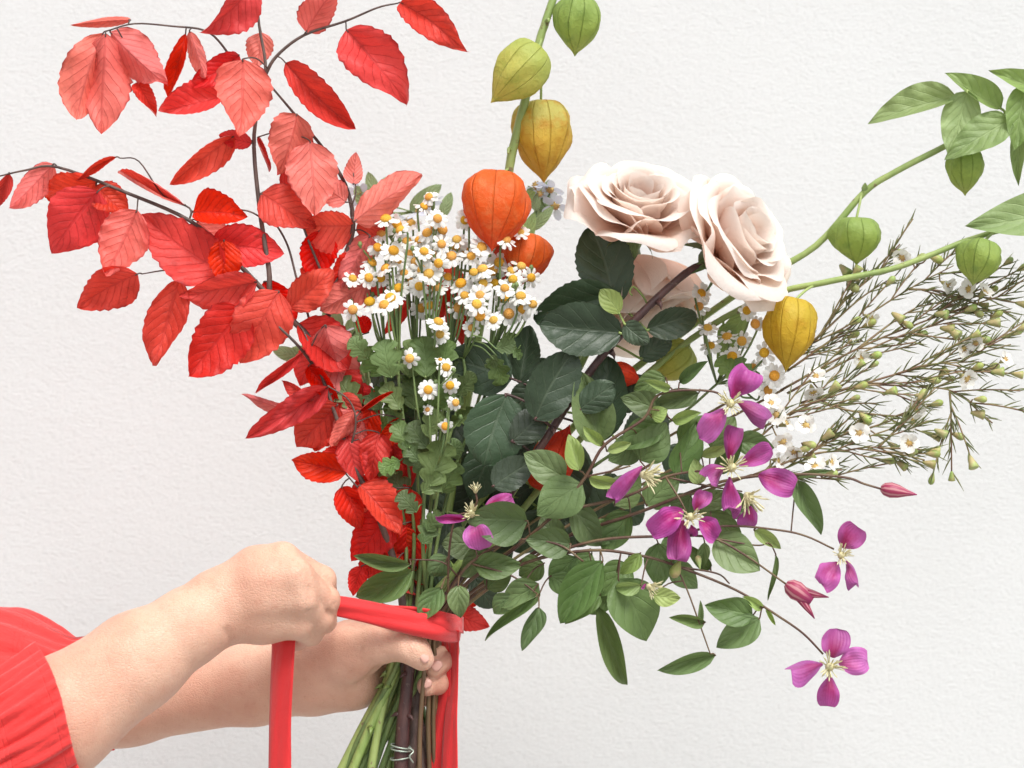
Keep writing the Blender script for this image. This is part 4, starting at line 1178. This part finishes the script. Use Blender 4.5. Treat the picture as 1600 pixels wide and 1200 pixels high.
def wax_branch(label, mains, flowers, buds, bind, bottom, path, seed):
    rs = random.Random(seed)
    pl = Plant('waxflower_branch', label, 'waxflower', M['wax_stem'], bind, bottom, 'waxflower branches on the right of the bouquet')
    pl.main(path, 2.6, 2.2, 4, 6)
    nb = MB()
    def needles(sp, dens=1.0):
        for i in range(1, len(sp) - 1):
            for _ in range(2):
                if rs.random() > dens:
                    continue
                p = V(sp[i]) + (V(sp[i + 1]) - V(sp[i])) * rs.random()
                t = (V(sp[i + 1]) - V(sp[i - 1])).normalized()
                s_ = V((rs.uniform(-1, 1), rs.uniform(-1, 1), rs.uniform(-1, 1)))
                s_ = (s_ - t * s_.dot(t)).normalized()
                dv = (t * rs.uniform(0.7, 1.2) + s_ * rs.uniform(0.3, 0.8)).normalized()
                L = rs.uniform(0.008, 0.0155)
                tube(nb, [p, p + dv * L * 0.5, p + dv * L + t * L * 0.08], [0.00042, 0.00055, 0.00012], 4, cap=False)
    tips = []
    for mpath in mains:
        sp = pl.stem(mpath, 2.2, 0.9, 5, 6)
        needles(sp, 0.55)
        m = len(sp)
        for i in range(3, m, 2):
            if rs.random() < 0.7:
                p = sp[i - 1]
                t = (sp[min(i, m - 1)] - sp[i - 2]).normalized()
                s_ = V((rs.uniform(-0.4, 0.4), rs.uniform(-0.6, 0.6), rs.choice((-1, 1)) * rs.uniform(0.5, 1)))
                dv = (t * rs.uniform(0.9, 1.4) + s_ * 0.55).normalized()
                L = rs.uniform(0.02, 0.045)
                tw = [p, p + dv * L * 0.4, p + dv * L * 0.75 + t * L * 0.06, p + dv * L + t * L * 0.15]
                sps = [V(q) for q in smooth_path([tuple(q) for q in tw], 3)]
                tube(pl.mb, sps, [0.0006] * len(sps), 5)
                pl.samples += sps
                needles(sps, 0.55)
                if rs.random() < 0.5:
                    tips.append((sps[-1], (sps[-1] - sps[-3]).normalized()))
    for p, z in tips:
        k = rs.random()
        if k < 0.6:
            place(WBUD, 'bud', pl.root, p + z * 0.005, z, rs.uniform(0.8, 1.15))
        else:
            place(WCUP, 'bud', pl.root, p + z * 0.006, z, rs.uniform(0.8, 1.2))
    def attach(px, py, d, z, isf):
        w = P(px, py, d)
        q = pl.near(w - V(z) * 0.008)
        e = w - V(z).normalized() * 0.007
        tube(pl.mb, smooth_path([tuple(q), tuple((q + e) / 2 + V((0, 0, -0.002))), tuple(e)], 4), [0.0006] * 9, 5)
        if isf:
            f = place(WEYE, 'flower', pl.root, w, z, rs.uniform(0.7, 1.0))
            c = bpy.data.objects.new('cup', WCUP)
            COL.objects.link(c)
            c.parent = f
            o0 = rs.uniform(0, 6)
            for k in range(5):
                c = bpy.data.objects.new('petal', WPET)
                COL.objects.link(c)
                c.parent = f
                c.rotation_euler = (rs.uniform(-0.2, 0.2), rs.uniform(-0.35, 0.15), o0 + k * 2 * PI / 5)
        else:
            place(WBUD if rs.random() < 0.5 else WCUP, 'bud', pl.root, w, z, rs.uniform(1.0, 1.3))
    for (px, py) in flowers:
        q = pl.near(P(px, py, mains[0][-1][2]))
        attach(px, py, q.y * 1000 - rs.uniform(0, 8), (rs.uniform(-0.3, 0.9), -rs.uniform(0.3, 1), rs.uniform(-0.5, 0.7)), True)
    for (px, py) in buds:
        q = pl.near(P(px, py, mains[0][-1][2]))
        attach(px, py, q.y * 1000 - rs.uniform(0, 5), (rs.uniform(0.2, 1), -rs.uniform(0, 0.6), rs.uniform(-0.6, 0.6)), False)
    pl.done()
    o = nb.obj('needles', M['needle'], pl.root, WLOC[pl.root.name])
    o['kind'] = 'stuff'

wax_branch('waxflower branch fanning out highest, its tips between the green lanterns',
           [[(1190, 600, 34), (1270, 535, 30), (1320, 470, 28), (1375, 422, 26), (1395, 395, 26)], [(1230, 580, 32), (1330, 510, 26), (1420, 452, 20), (1490, 415, 16)],
            [(1270, 535, 30), (1340, 470, 34), (1400, 430, 36)], [(1420, 452, 20), (1470, 455, 16), (1500, 470, 14)]],
           [(1360, 497), (1410, 402), (1480, 445)], [(1325, 428), (1338, 432), (1440, 402), (1405, 395), (1465, 405), (1335, 450)],
           (22, 8), (650, 1225, 6), [(760, 870, 20), (950, 740, 34), (1100, 650, 36), (1195, 595, 34)], 31)
wax_branch('waxflower branch pointing at the right edge below the lower green lantern',
           [[(1220, 610, 20), (1340, 545, 14), (1450, 500, 8), (1540, 470, 4), (1588, 455, 2)], [(1230, 615, 16), (1330, 560, 8), (1420, 520, 4), (1500, 500, 2)],
            [(1450, 500, 8), (1490, 470, 8), (1520, 440, 8)], [(1340, 545, 14), (1400, 500, 20), (1450, 470, 22)]],
           [(1515, 452), (1538, 456), (1525, 535), (1505, 545), (1345, 560)], [(1410, 500), (1420, 508), (1480, 492), (1530, 490), (1560, 490), (1490, 515), (1498, 525), (1370, 555)],
           (28, 10), (668, 1225, 12), [(770, 880, 22), (960, 760, 28), (1110, 670, 24), (1225, 608, 20)], 32)
wax_branch('waxflower branch stretching right with drooping tips below the others',
           [[(1230, 650, 8), (1330, 605, 2), (1440, 605, -2), (1490, 612, -4), (1535, 640, -6)], [(1250, 630, 8), (1400, 585, 0), (1500, 560, -4), (1580, 538, -6)],
            [(1484, 612, -4), (1486, 645, -6), (1485, 682, -6)], [(1265, 618, 8), (1320, 640, 4), (1400, 650, 0), (1425, 640, -2)], [(1400, 585, 0), (1450, 570, -6), (1530, 565, -8)]],
           [(1275, 588), (1270, 612), (1510, 592), (1570, 562), (1425, 658), (1430, 640)], [(1535, 624), (1537, 648), (1478, 680), (1500, 682), (1530, 572), (1400, 610), (1310, 600)],
           (32, 4), (676, 1225, 16), [(780, 890, 10), (960, 780, 14), (1120, 700, 12), (1235, 648, 8)], 33)
wax_branch('lowest waxflower branch, tucked behind the magenta clematis flowers',
           [[(1170, 745, -10), (1260, 712, -14), (1320, 704, -16), (1372, 700, -18), (1420, 728, -20)], [(1372, 700, -18), (1400, 672, -18), (1425, 650, -18)], [(1180, 690, -4), (1220, 655, -6), (1265, 625, -8)],
            [(1260, 712, -14), (1290, 690, -14), (1320, 675, -14)], [(1190, 740, -8), (1250, 745, -12), (1310, 750, -14)]],
           [(1212, 648), (1222, 690), (1228, 662), (1275, 730), (1298, 722), (1342, 676), (1205, 630), (1240, 705), (1420, 692), (1260, 665), (1215, 720)],
           [(1355, 655), (1300, 675), (1268, 695), (1302, 740), (1415, 730), (1428, 710), (1260, 700)],
           (36, -2), (684, 1225, 14), [(790, 900, 0), (960, 800, 0), (1090, 770, -6), (1175, 742, -10)], 34)

# ------------------------------------------------------------------ pale blue flowers at the back
def tweedia(label, path, leaves, flowers, bind, seed):
    rs = random.Random(seed)
    pl = Plant('pale_flower_stem', label, 'flower stem', M['thin_stem'], bind, (690 + seed, 1225, 20), 'pale flowers at the back of the bouquet')
    pl.main(path, 3.2, 1.8, 4, 6)
    d0 = path[-1][2]
    for (bx, by, tx, ty, w) in leaves:
        pl.leaf(bx, by, tx, ty, w, w, d0 + rs.uniform(-8, 8), 'tweedia_leaf', petiole=0.6, maxd=0.08, ab=(0.5, 0.7), nu=10, nv=2)
    for (px, py) in flowers:
        w = P(px, py, d0 - 4)
        z = V((rs.uniform(-0.6, 0.6), -1, rs.uniform(-0.2, 0.8))).normalized()
        ctr = place(WEYE, 'flower', pl.root, w, z, 1.0)
        o0 = rs.uniform(0, 6)
        for k in range(5):
            mb_ = MB()
            a = o0 + k * 2 * PI / 5
            x = z.orthogonal().normalized(); y = z.cross(x)
            e = x * math.cos(a) + y * math.sin(a)
            leaf_geo(mb_, w + e * 0.002, w + e * 0.012 + z * 0.002, 0.0032, 0.0032, ab=(0.4, 0.5), nu=6, nv=2, n=z)
            mb_.obj('petal', M['tweedia_petal'], ctr, w + e * 0.002)
        q = pl.near(w)
        tube(pl.mb, smooth_path([tuple(q), tuple((q + w) / 2 + V((0, 0.003, -0.004))), tuple(w - z * 0.003)], 4), [0.0008] * 9, 5)
    pl.done()
tweedia('pale blue flower stem showing just above the daisies beside the pink leaf', [(660, 850, 50), (640, 650, 80), (610, 450, 95), (590, 330, 100), (585, 280, 100)],
        [(585, 320, 575, 268, 12), (590, 320, 606, 275, 12), (600, 330, 630, 290, 10), (580, 330, 555, 290, 14), (545, 480, 520, 430, 14), (640, 330, 690, 288, 14), (690, 340, 705, 300, 10)],
        [(655, 330), (672, 318), (640, 345), (560, 300), (620, 350)], (-10, 20), 1)
tweedia('pale blue flower stem peeping out under the golden lantern', [(680, 850, 50), (740, 650, 80), (800, 450, 95), (835, 340, 100), (848, 310, 100)],
        [(845, 330, 870, 300, 10), (838, 340, 858, 280, 10), (840, 330, 825, 290, 10), (830, 360, 865, 322, 9)], [(842, 302), (860, 296), (838, 290), (868, 322)], (2, 22), 2)
tweedia('pale flower stem behind the red leaves left of the daisies', [(655, 870, 40), (620, 720, 60), (580, 620, 70), (540, 520, 76), (525, 480, 78)],
        [(530, 520, 510, 470, 16), (545, 540, 555, 490, 14), (470, 560, 425, 545, 12), (480, 545, 440, 560, 12), (560, 600, 590, 560, 16), (540, 540, 470, 545, 6), (600, 680, 640, 640, 18), (590, 660, 575, 610, 16)],
        [(545, 470), (530, 455), (560, 510)], (-18, 20), 3)

# ------------------------------------------------------------------ the person's arms and hands: a signed distance body meshed with surface nets
def seg(p, a, b, r1, r2, flat=None):
    a = np.array(a, dtype=np.float32); b = np.array(b, dtype=np.float32)
    ab = b - a
    q = p - a
    t = np.clip((q @ ab) / (ab @ ab + 1e-12), 0, 1)
    dlt = q - t[..., None] * ab
    if flat is not None:
        f, k = flat
        f = np.array(f, dtype=np.float32); f /= np.linalg.norm(f)
        c = dlt @ f
        dlt = dlt + (c * (1 / k - 1))[..., None] * f
    return np.sqrt((dlt ** 2).sum(-1)) - (r1 + (r2 - r1) * t)

def smin(a, b, k):
    h = np.maximum(k - np.abs(a - b), 0) / k
    return np.minimum(a, b) - h * h * k * 0.25

def surface_nets(F, org, h):
    nx, ny, nz = F.shape
    ins = F < 0
    c = np.zeros((nx - 1, ny - 1, nz - 1, 3), dtype=np.float32)
    cnt = np.zeros((nx - 1, ny - 1, nz - 1), dtype=np.float32)
    def sl(o, ax=None):
        return tuple(slice(o[i], (F.shape[i] - 1 + o[i])) for i in range(3))
    for ax in range(3):
        for u in (0, 1):
            for v in (0, 1):
                o0 = [0, 0, 0]; o1 = [0, 0, 0]
                oth = [i for i in range(3) if i != ax]
                o0[oth[0]] = o1[oth[0]] = u
                o0[oth[1]] = o1[oth[1]] = v
                o1[ax] = 1
                A, B = F[sl(o0)], F[sl(o1)]
                m = (A < 0) != (B < 0)
                t = np.where(m, A / (A - B + 1e-20), 0)
                for i in range(3):
                    c[..., i] += np.where(m, o0[i] + (t if i == ax else 0), 0)
                cnt += m
    act = cnt > 0
    idx = -np.ones(act.shape, dtype=np.int64)
    idx[act] = np.arange(act.sum())
    cells = np.argwhere(act)
    verts = (cells + c[act] / cnt[act][:, None]) * h + org
    faces = []
    for ax in range(3):
        u, v = [(1, 2), (2, 0), (0, 1)][ax]
        s0 = [slice(None)] * 3; s1 = [slice(None)] * 3
        s0[ax] = slice(0, -1); s1[ax] = slice(1, None)
        a, b = ins[tuple(s0)], ins[tuple(s1)]
        e = np.argwhere(a != b)
        ok = (e[:, u] > 0) & (e[:, v] > 0) & (e[:, u] < F.shape[u] - 1) & (e[:, v] < F.shape[v] - 1)
        e = e[ok]
        fl = a[tuple(e.T)]
        du = np.zeros(3, dtype=int); du[u] = 1
        dv = np.zeros(3, dtype=int); dv[v] = 1
        q = [idx[tuple((e - du - dv).T)], idx[tuple((e - dv).T)], idx[tuple(e.T)], idx[tuple((e - du).T)]]
        q = np.stack(q, 1)
        q[~fl] = q[~fl][:, ::-1]
        faces.append(q)
    return verts, np.concatenate(faces)

def build_arm(core, fingers, extras, grooves, h, kcore=0.014, kf=0.006, kff=0.0016):
    """core: segments blended into arm and palm; fingers: lists of segments; grooves: shallow creases"""
    allp = [s for s in core] + [s for f in fingers for s in f]
    lo = np.min([np.minimum(np.array(s[0]) - max(s[2:4]), np.array(s[1]) - max(s[2:4])) for s in allp], 0) - 0.006
    hi = np.max([np.maximum(np.array(s[0]) + max(s[2:4]), np.array(s[1]) + max(s[2:4])) for s in allp], 0) + 0.006
    n = np.ceil((hi - lo) / h).astype(int) + 1
    ax = [lo[i] + h * np.arange(n[i]) for i in range(3)]
    F = np.full(tuple(n), 1.0, dtype=np.float32)
    G = np.full(tuple(n), 1.0, dtype=np.float32)
    def box(s, m):
        a, b = np.array(s[0]), np.array(s[1])
        r = max(s[2], s[3]) + m
        i0 = np.maximum(np.floor((np.minimum(a, b) - r - lo) / h).astype(int), 0)
        i1 = np.minimum(np.ceil((np.maximum(a, b) + r - lo) / h).astype(int) + 1, n)
        sl = tuple(slice(i0[k], i1[k]) for k in range(3))
        return sl, np.stack(np.meshgrid(*[ax[k][sl[k]] for k in range(3)], indexing='ij'), -1).astype(np.float32)
    for s in core:
        sl, p = box(s, 0.016)
        F[sl] = smin(F[sl], seg(p, *s), kcore)
    for f in fingers:
        H = np.full(tuple(n), 1.0, dtype=np.float32)
        for s in f:
            sl, p = box(s, 0.008)
            H[sl] = smin(H[sl], seg(p, *s), 0.004)
        G = smin(G, H, kff)
    F = smin(F, G, kf)
    for s in extras:
        sl, p = box(s, 0.008)
        F[sl] = smin(F[sl], seg(p, *s), 0.005)
    for (a, b, r, depth) in grooves:
        sl, p = box((a, b, 0, 0), 3 * r)
        F[sl] = F[sl] + depth * np.exp(-(seg(p, a, b, 0, 0) / r) ** 2)
    return surface_nets(F, lo, h)

def J(px, py, d, r):
    return tuple(P(px, py, d)), r * S
def chain(js, **kw):
    out = []
    for a, b in zip(js[:-1], js[1:]):
        out.append((J(*a)[0], J(*b)[0], a[3] * S, b[3] * S))
    return out

# right arm in front: fist closed on the ribbon
FW = (-0.25, 1.0, 0.0)
core = []
core += chain([(-120, 1260, -135, 92), (90, 1122, -110, 84), (215, 1032, -95, 69), (300, 976, -86, 54), (350, 948, -80, 45)])
core += chain([(338, 930, -78, 36), (400, 890, -80, 31), (440, 876, -82, 28)])
core += chain([(340, 938, -80, 40), (410, 908, -87, 31), (462, 900, -92, 27)])
core += chain([(345, 955, -80, 40), (410, 938, -85, 31), (470, 934, -90, 26)])
core += chain([(352, 964, -76, 37), (410, 968, -76, 33), (462, 972, -80, 26)])
core += chain([(370, 950, -66, 42), (440, 945, -62, 38), (460, 950, -58, 28)])
fing = [chain([(441, 876, -82, 26), (503, 906, -64, 20), (512, 944, -48, 18), (478, 964, -40, 16)]),
        chain([(463, 902, -91, 25), (509, 937, -74, 20), (506, 970, -56, 18), (470, 976, -44, 16)]),
        chain([(470, 936, -89, 24), (500, 965, -72, 19), (486, 990, -56, 17), (452, 986, -44, 15)]),
        chain([(462, 973, -79, 24), (482, 990, -62, 17), (464, 998, -48, 16), (436, 990, -44, 14)]),
        chain([(400, 935, -50, 30), (452, 925, -38, 24), (496, 936, -36, 19), (518, 946, -44, 15)])]
extras = []
grv = [(J(352, 985, -100, 0)[0], J(362, 1010, -85, 0)[0], 0.002, 0.0012), (J(358, 978, -104, 0)[0], J(370, 1010, -88, 0)[0], 0.0015, 0.0008)]
# hollows between the tendons and creases over the knuckles
grv += [(J(385, 905, -122, 0)[0], J(440, 890, -122, 0)[0], 0.0070, 0.0028), (J(390, 930, -124, 0)[0], J(455, 918, -126, 0)[0], 0.0070, 0.0030), (J(390, 958, -118, 0)[0], J(455, 953, -118, 0)[0], 0.0070, 0.0028)]
for (x0, y0, x1, y1, d_) in ((452, 858, 462, 878, -112), (458, 860, 468, 880, -110), (478, 884, 484, 905, -112), (484, 918, 488, 936, -112), (478, 948, 484, 965, -108), (508, 905, 518, 925, -92), (512, 930, 520, 944, -92), (505, 945, 516, 962, -92)):
    grv.append((J(x0, y0, d_ + 12, 0)[0], J(x1, y1, d_ + 12, 0)[0], 0.0018, 0.0016))
va, fa = build_arm(core, fing, extras, grv, 0.0014, kcore=0.009, kf=0.003, kff=0.0006)
# left arm behind: hand closed round the stems
core = []
core += chain([(-120, 1140, 110, 90), (60, 1112, 85, 82), (200, 1090, 66, 73), (400, 1066, 36, 63), (480, 1052, 24, 57), (520, 1046, 14, 52)])
core += chain([(500, 1035, 10, 52), (552, 1016, -10, 41), (590, 1006, -22, 29)])
core += chain([(500, 1066, 18, 44), (556, 1066, 14, 35), (596, 1062, 32, 28)])
core += chain([(510, 1040, 22, 46), (570, 1025, 32, 36), (606, 1012, 36, 26)])
core += chain([(520, 1050, 26, 42), (606, 1040, 40, 28)])
fing = [chain([(590, 1006, -22, 29), (636, 1010, -34, 23), (650, 1018, -36, 21.5), (660, 1030, -35, 18)]),
        chain([(600, 1008, 38, 24), (664, 1000, 38, 21), (698, 1016, 18, 19), (692, 1030, 2, 18.5), (679, 1042, -10, 16)]),
        chain([(602, 1035, 42, 23), (668, 1036, 42, 20), (694, 1056, 20, 18.5), (684, 1066, 2, 18), (667, 1072, -9, 16)]),
        chain([(600, 1060, 40, 22), (655, 1070, 40, 19), (672, 1086, 24, 17), (660, 1090, 14, 15)]),
        chain([(590, 1076, 36, 20), (632, 1090, 36, 17), (646, 1098, 26, 15)])]
extras = []
grv = []
for k in range(7):
    x0 = 508 + k * 8
    pts = [(x0, 1022 - k * 3, -30 - k), (x0 + 6, 1038 - k, -32 - k), (x0 + 16, 1050, -30 - k), (x0 + 30, 1056 + k, -26 - k)]
    for a, b in zip(pts[:-1], pts[1:]):
        grv.append((J(*a, 0)[0], J(*b, 0)[0], 0.0045, 0.0007 + 0.0004 * (k % 2)))
for k in range(3):
    grv.append((J(470 + 9 * k, 1020, -8, 0)[0], J(480 + 9 * k, 1085, -6, 0)[0], 0.003, 0.0007))
grv += [(J(560, 1060, -10, 0)[0], J(590, 1045, -22, 0)[0], 0.004, 0.002), (J(632, 992, -44, 0)[0], J(640, 1028, -46, 0)[0], 0.0018, 0.0007), (J(638, 992, -46, 0)[0], J(646, 1030, -48, 0)[0], 0.0015, 0.0006),
        (J(686, 1012, 6, 0)[0], J(708, 1026, 12, 0)[0], 0.0016, 0.0008)]
vb, fb = build_arm(core, fing, extras, grv, 0.0014)

person = thing('person', "person's two forearms in gathered red sleeves, hands tying a ribbon round the flower stems", 'person', P(-160, 1290, -20))
mb = MB()
for vv_, ff_ in ((va, fa), (vb, fb)):
    mb.add([tuple(q) for q in vv_], [tuple(int(i) for i in q) for q in ff_])
body = mb.obj('body', M['skin'], person, WLOC[person.name])
smo = body.modifiers.new('smooth', 'SMOOTH')
smo.factor = 0.5
smo.iterations = 3

def nail(px, py, d, along, nrm, L, W):
    c = P(px, py, d)
    n = V(nrm).normalized()
    t = V(along)
    t = (t - n * t.dot(n)).normalized()
    s_ = n.cross(t)
    vs_, fs, uv = [], [], []
    for i in range(8):
        u = i / 7 * 2 - 1
        for j in range(7):
            v = j / 6 * 2 - 1
            w = W * (1 - 0.25 * max(0, -u) ** 2) * (math.sqrt(max(0.05, 1 - max(0, abs(u) - 0.55) ** 2 / 0.24)))
            vs_.append(c + t * u * L + s_ * v * w + n * (0.0009 * (1 - v * v) * 1.6 - 0.0006 * u * u))
            uv.append((i / 7, j / 6))
    for i in range(7):
        for j in range(6):
            fs.append((i * 7 + j, (i + 1) * 7 + j, (i + 1) * 7 + j + 1, i * 7 + j + 1))
    mb_ = MB()
    mb_.add(vs_, fs, uv)
    o = mb_.obj('fingernail', M['nail'], person, c)
    m = o.modifiers.new('thick', 'SOLIDIFY')
    m.thickness = 0.0006
nail(683, 1040, -19.5, (-0.6, -0.3, -0.7), (0.25, -1, -0.05), 0.0040, 0.0036)
nail(667, 1067, -16.8, (-0.9, -0.4, -0.3), (0.1, -1, 0.25), 0.0036, 0.0036)
nail(663, 1027, -43.5, (0.6, 0.25, -0.75), (0.55, -0.8, 0.15), 0.0040, 0.0034)

# sleeves
def sleeve(path, prof, folds, seed, name='sleeve'):
    """prof: (position along 0..1, radius px, fold amplitude)"""
    rs = random.Random(seed)
    sp = [V(q) for q in smooth_path([tuple(P(*q)) for q in path], 16)]
    m = len(sp)
    ns = 200
    T = (sp[-1] - sp[0]).normalized()
    up = V((0, 0, 1)) - T * T.z
    up.normalize()
    sd = T.cross(up)
    xs = [q[0] for q in prof]
    vs_, uv, fs = [], [], []
    ph = [rs.uniform(0, 6.28) for _ in range(6)]
    nr = 64
    for i in range(nr + 1):
        u = i / nr
        q = u * (m - 1)
        k = min(int(q), m - 2)
        c = sp[k] + (sp[k + 1] - sp[k]) * (q - k)
        us = np.clip(np.linspace(u - 0.06, u + 0.06, 9), 0, 1)
        r = np.interp(us, xs, [q_[1] for q_ in prof]).mean()
        am = np.interp(us, xs, [q_[2] for q_ in prof]).mean()
        for j in range(ns):
            a = 2 * PI * j / ns
            f = (1 - 2 * abs(math.sin(folds * a / 2 + ph[0] + 0.8 * math.sin(5 * u + ph[1]) + 0.5 * math.sin(4 * a)))) * 0.55 + math.sin(int(folds * 1.7) * a + ph[2] + 3 * u) * 0.3 + math.sin(3 * a + ph[3] + 4 * u) * 0.25 + math.sin(int(folds * 0.4) * a + ph[5] + 2 * u) * 0.45
            rr = r * S * (1 + am * f)
            vs_.append(c + (up * math.cos(a) + sd * math.sin(a)) * rr + T * (math.sin(2 * a + ph[4]) * 0.004))
            uv.append((u, j / ns))
    for i in range(nr):
        for j in range(ns):
            j2 = (j + 1) % ns
            fs.append((i * ns + j, i * ns + j2, (i + 1) * ns + j2, (i + 1) * ns + j))
    mb_ = MB()
    mb_.add(vs_, fs, uv)
    o = mb_.obj(name, M['sleeve'], person, vs_[0])
    s_ = o.modifiers.new('thick', 'SOLIDIFY')
    s_.thickness = 0.0012
    s_.offset = 0
    return o
sleeve([(102, 1108, -112), (30, 1150, -120), (-60, 1195, -128), (-260, 1260, -140)],
       [(0, 103, 0.060), (0.15, 101, 0.055), (0.34, 96, 0.075), (0.43, 88, 0.085), (0.5, 96, 0.10), (0.65, 130, 0.08), (1, 160, 0.04)], 22, 4)
sleeve([(158, 1082, 78), (90, 1095, 88), (0, 1100, 98), (-220, 1115, 130)],
       [(0, 93, 0.05), (0.1, 91, 0.06), (0.2, 98, 0.07), (0.35, 125, 0.06), (0.6, 158, 0.05), (1, 170, 0.04)], 17, 9)

# ------------------------------------------------------------------ the ribbon
rib = thing('red_ribbon', 'bright red cloth ribbon wound round the stems and pulled tight by the fist', 'ribbon', P(690, 1000, -30))
def strip(name, rows, nv=8, n=8, cup=0.0, fold=0.0, seed=0):
    """rows: (px0, py0, d0, px1, py1, d1), the two edges of the ribbon"""
    a = smooth_path([tuple(P(*r[:3])) for r in rows], n)
    b = smooth_path([tuple(P(*r[3:6])) for r in rows], n)
    vs_, uv, fs = [], [], []
    m = len(a)
    rs = random.Random(seed)
    ph = rs.uniform(0, 6)
    for i in range(m):
        for j in range(nv + 1):
            t = j / nv
            p = V(a[i] + (b[i] - a[i]) * t)
            p.y += cup * math.sin(PI * t) + fold * math.sin(2 * PI * t * 1.5 + 0.16 * i + ph)
            vs_.append(p)
            uv.append((i / (m - 1), t))
    k = nv + 1
    for i in range(m - 1):
        for j in range(nv):
            fs.append((i * k + j, i * k + j + 1, (i + 1) * k + j + 1, (i + 1) * k + j))
    mb_ = MB()
    mb_.add(vs_, fs, uv)
    o = mb_.obj(name, M['ribbon'], rib, vs_[0])
    s_ = o.modifiers.new('thick', 'SOLIDIFY')
    s_.thickness = 0.0006
    s_.offset = 0
    return o
strip('hanging_tail', [(420, 975, -52, 462, 975, -66), (425, 1003, -58, 461, 1003, -72), (423, 1060, -60, 458, 1060, -74), (421, 1130, -62, 455, 1130, -72), (420, 1200, -62, 455, 1200, -70), (419, 1320, -62, 453, 1320, -68)], cup=-0.002, fold=0.0006)
strip('pulled_band', [(498, 934, -52, 496, 954, -50), (524, 931, -56, 523, 962, -55), (570, 938, -50, 568, 972, -52), (630, 951, -46, 626, 988, -48), (680, 962, -42, 678, 1000, -44), (708, 966, -32, 704, 1004, -30),
                      (722, 968, -14, 716, 1002, -14), (716, 966, 16, 712, 998, 16), (660, 960, 30, 658, 992, 30)], nv=10, n=8, cup=-0.003, fold=0.0009, seed=2)
strip('wrapped_band', [(596, 942, -26, 600, 962, -26), (612, 946, -38, 612, 966, -36), (650, 948, -44, 652, 974, -44), (694, 956, -40, 700, 985, -40), (724, 964, -16, 724, 990, -16)], nv=8, fold=0.0012, seed=3)
strip('loose_end', [(688, 985, -28, 718, 985, -30), (701, 1008, -6, 717, 1008, -16), (703, 1045, 0, 716, 1045, -12), (700, 1085, 0, 715, 1085, -12), (694, 1130, -4, 714, 1130, -16), (690, 1200, -8, 715, 1200, -18), (690, 1320, -10, 715, 1320, -18)], fold=0.0006, seed=4)
strip('second_loose_end', [(690, 1000, 4, 700, 1000, -4), (690, 1050, 4, 704, 1050, -4), (677, 1110, 6, 702, 1110, -2), (670, 1160, 6, 698, 1160, -2), (664, 1210, 6, 694, 1210, -2), (658, 1320, 6, 690, 1320, -2)], fold=0.0006, seed=5)

# binding wire on the maroon stem
wire = thing('binding_wire', 'thin pale wire twisted round the thick maroon stem below the hand', 'wire', P(626, 1170, -14))
mb = MB()
for (y_, tl) in ((1166, 3), (1171, 2), (1184, -2)):
    pts = []
    for k in range(25):
        a = 2 * PI * k / 24
        c = P(626.5 + (1166 - y_) * 0.05, y_ + tl * math.cos(a), -13)
        pts.append(c + V((math.cos(a) * 15.5 * S, math.sin(a) * 15.5 * S, 0)))
    tube(mb, pts, [0.0006] * 25, 5)
tube(mb, smooth_path([tuple(P(638, 1168, -20)), tuple(P(646, 1174, -22)), tuple(P(640, 1182, -24)), tuple(P(646, 1192, -22))], 5), [0.0006] * 16, 5)
Nw = NT('pale_wire')
M['wire'] = Nw.finish(Nw.n('BsdfPrincipled', None, Base_Color=(0.36, 0.42, 0.36), Roughness=0.4, Metallic=0.5).outputs[0])
mb.obj('wire', M['wire'], wire, WLOC[wire.name])
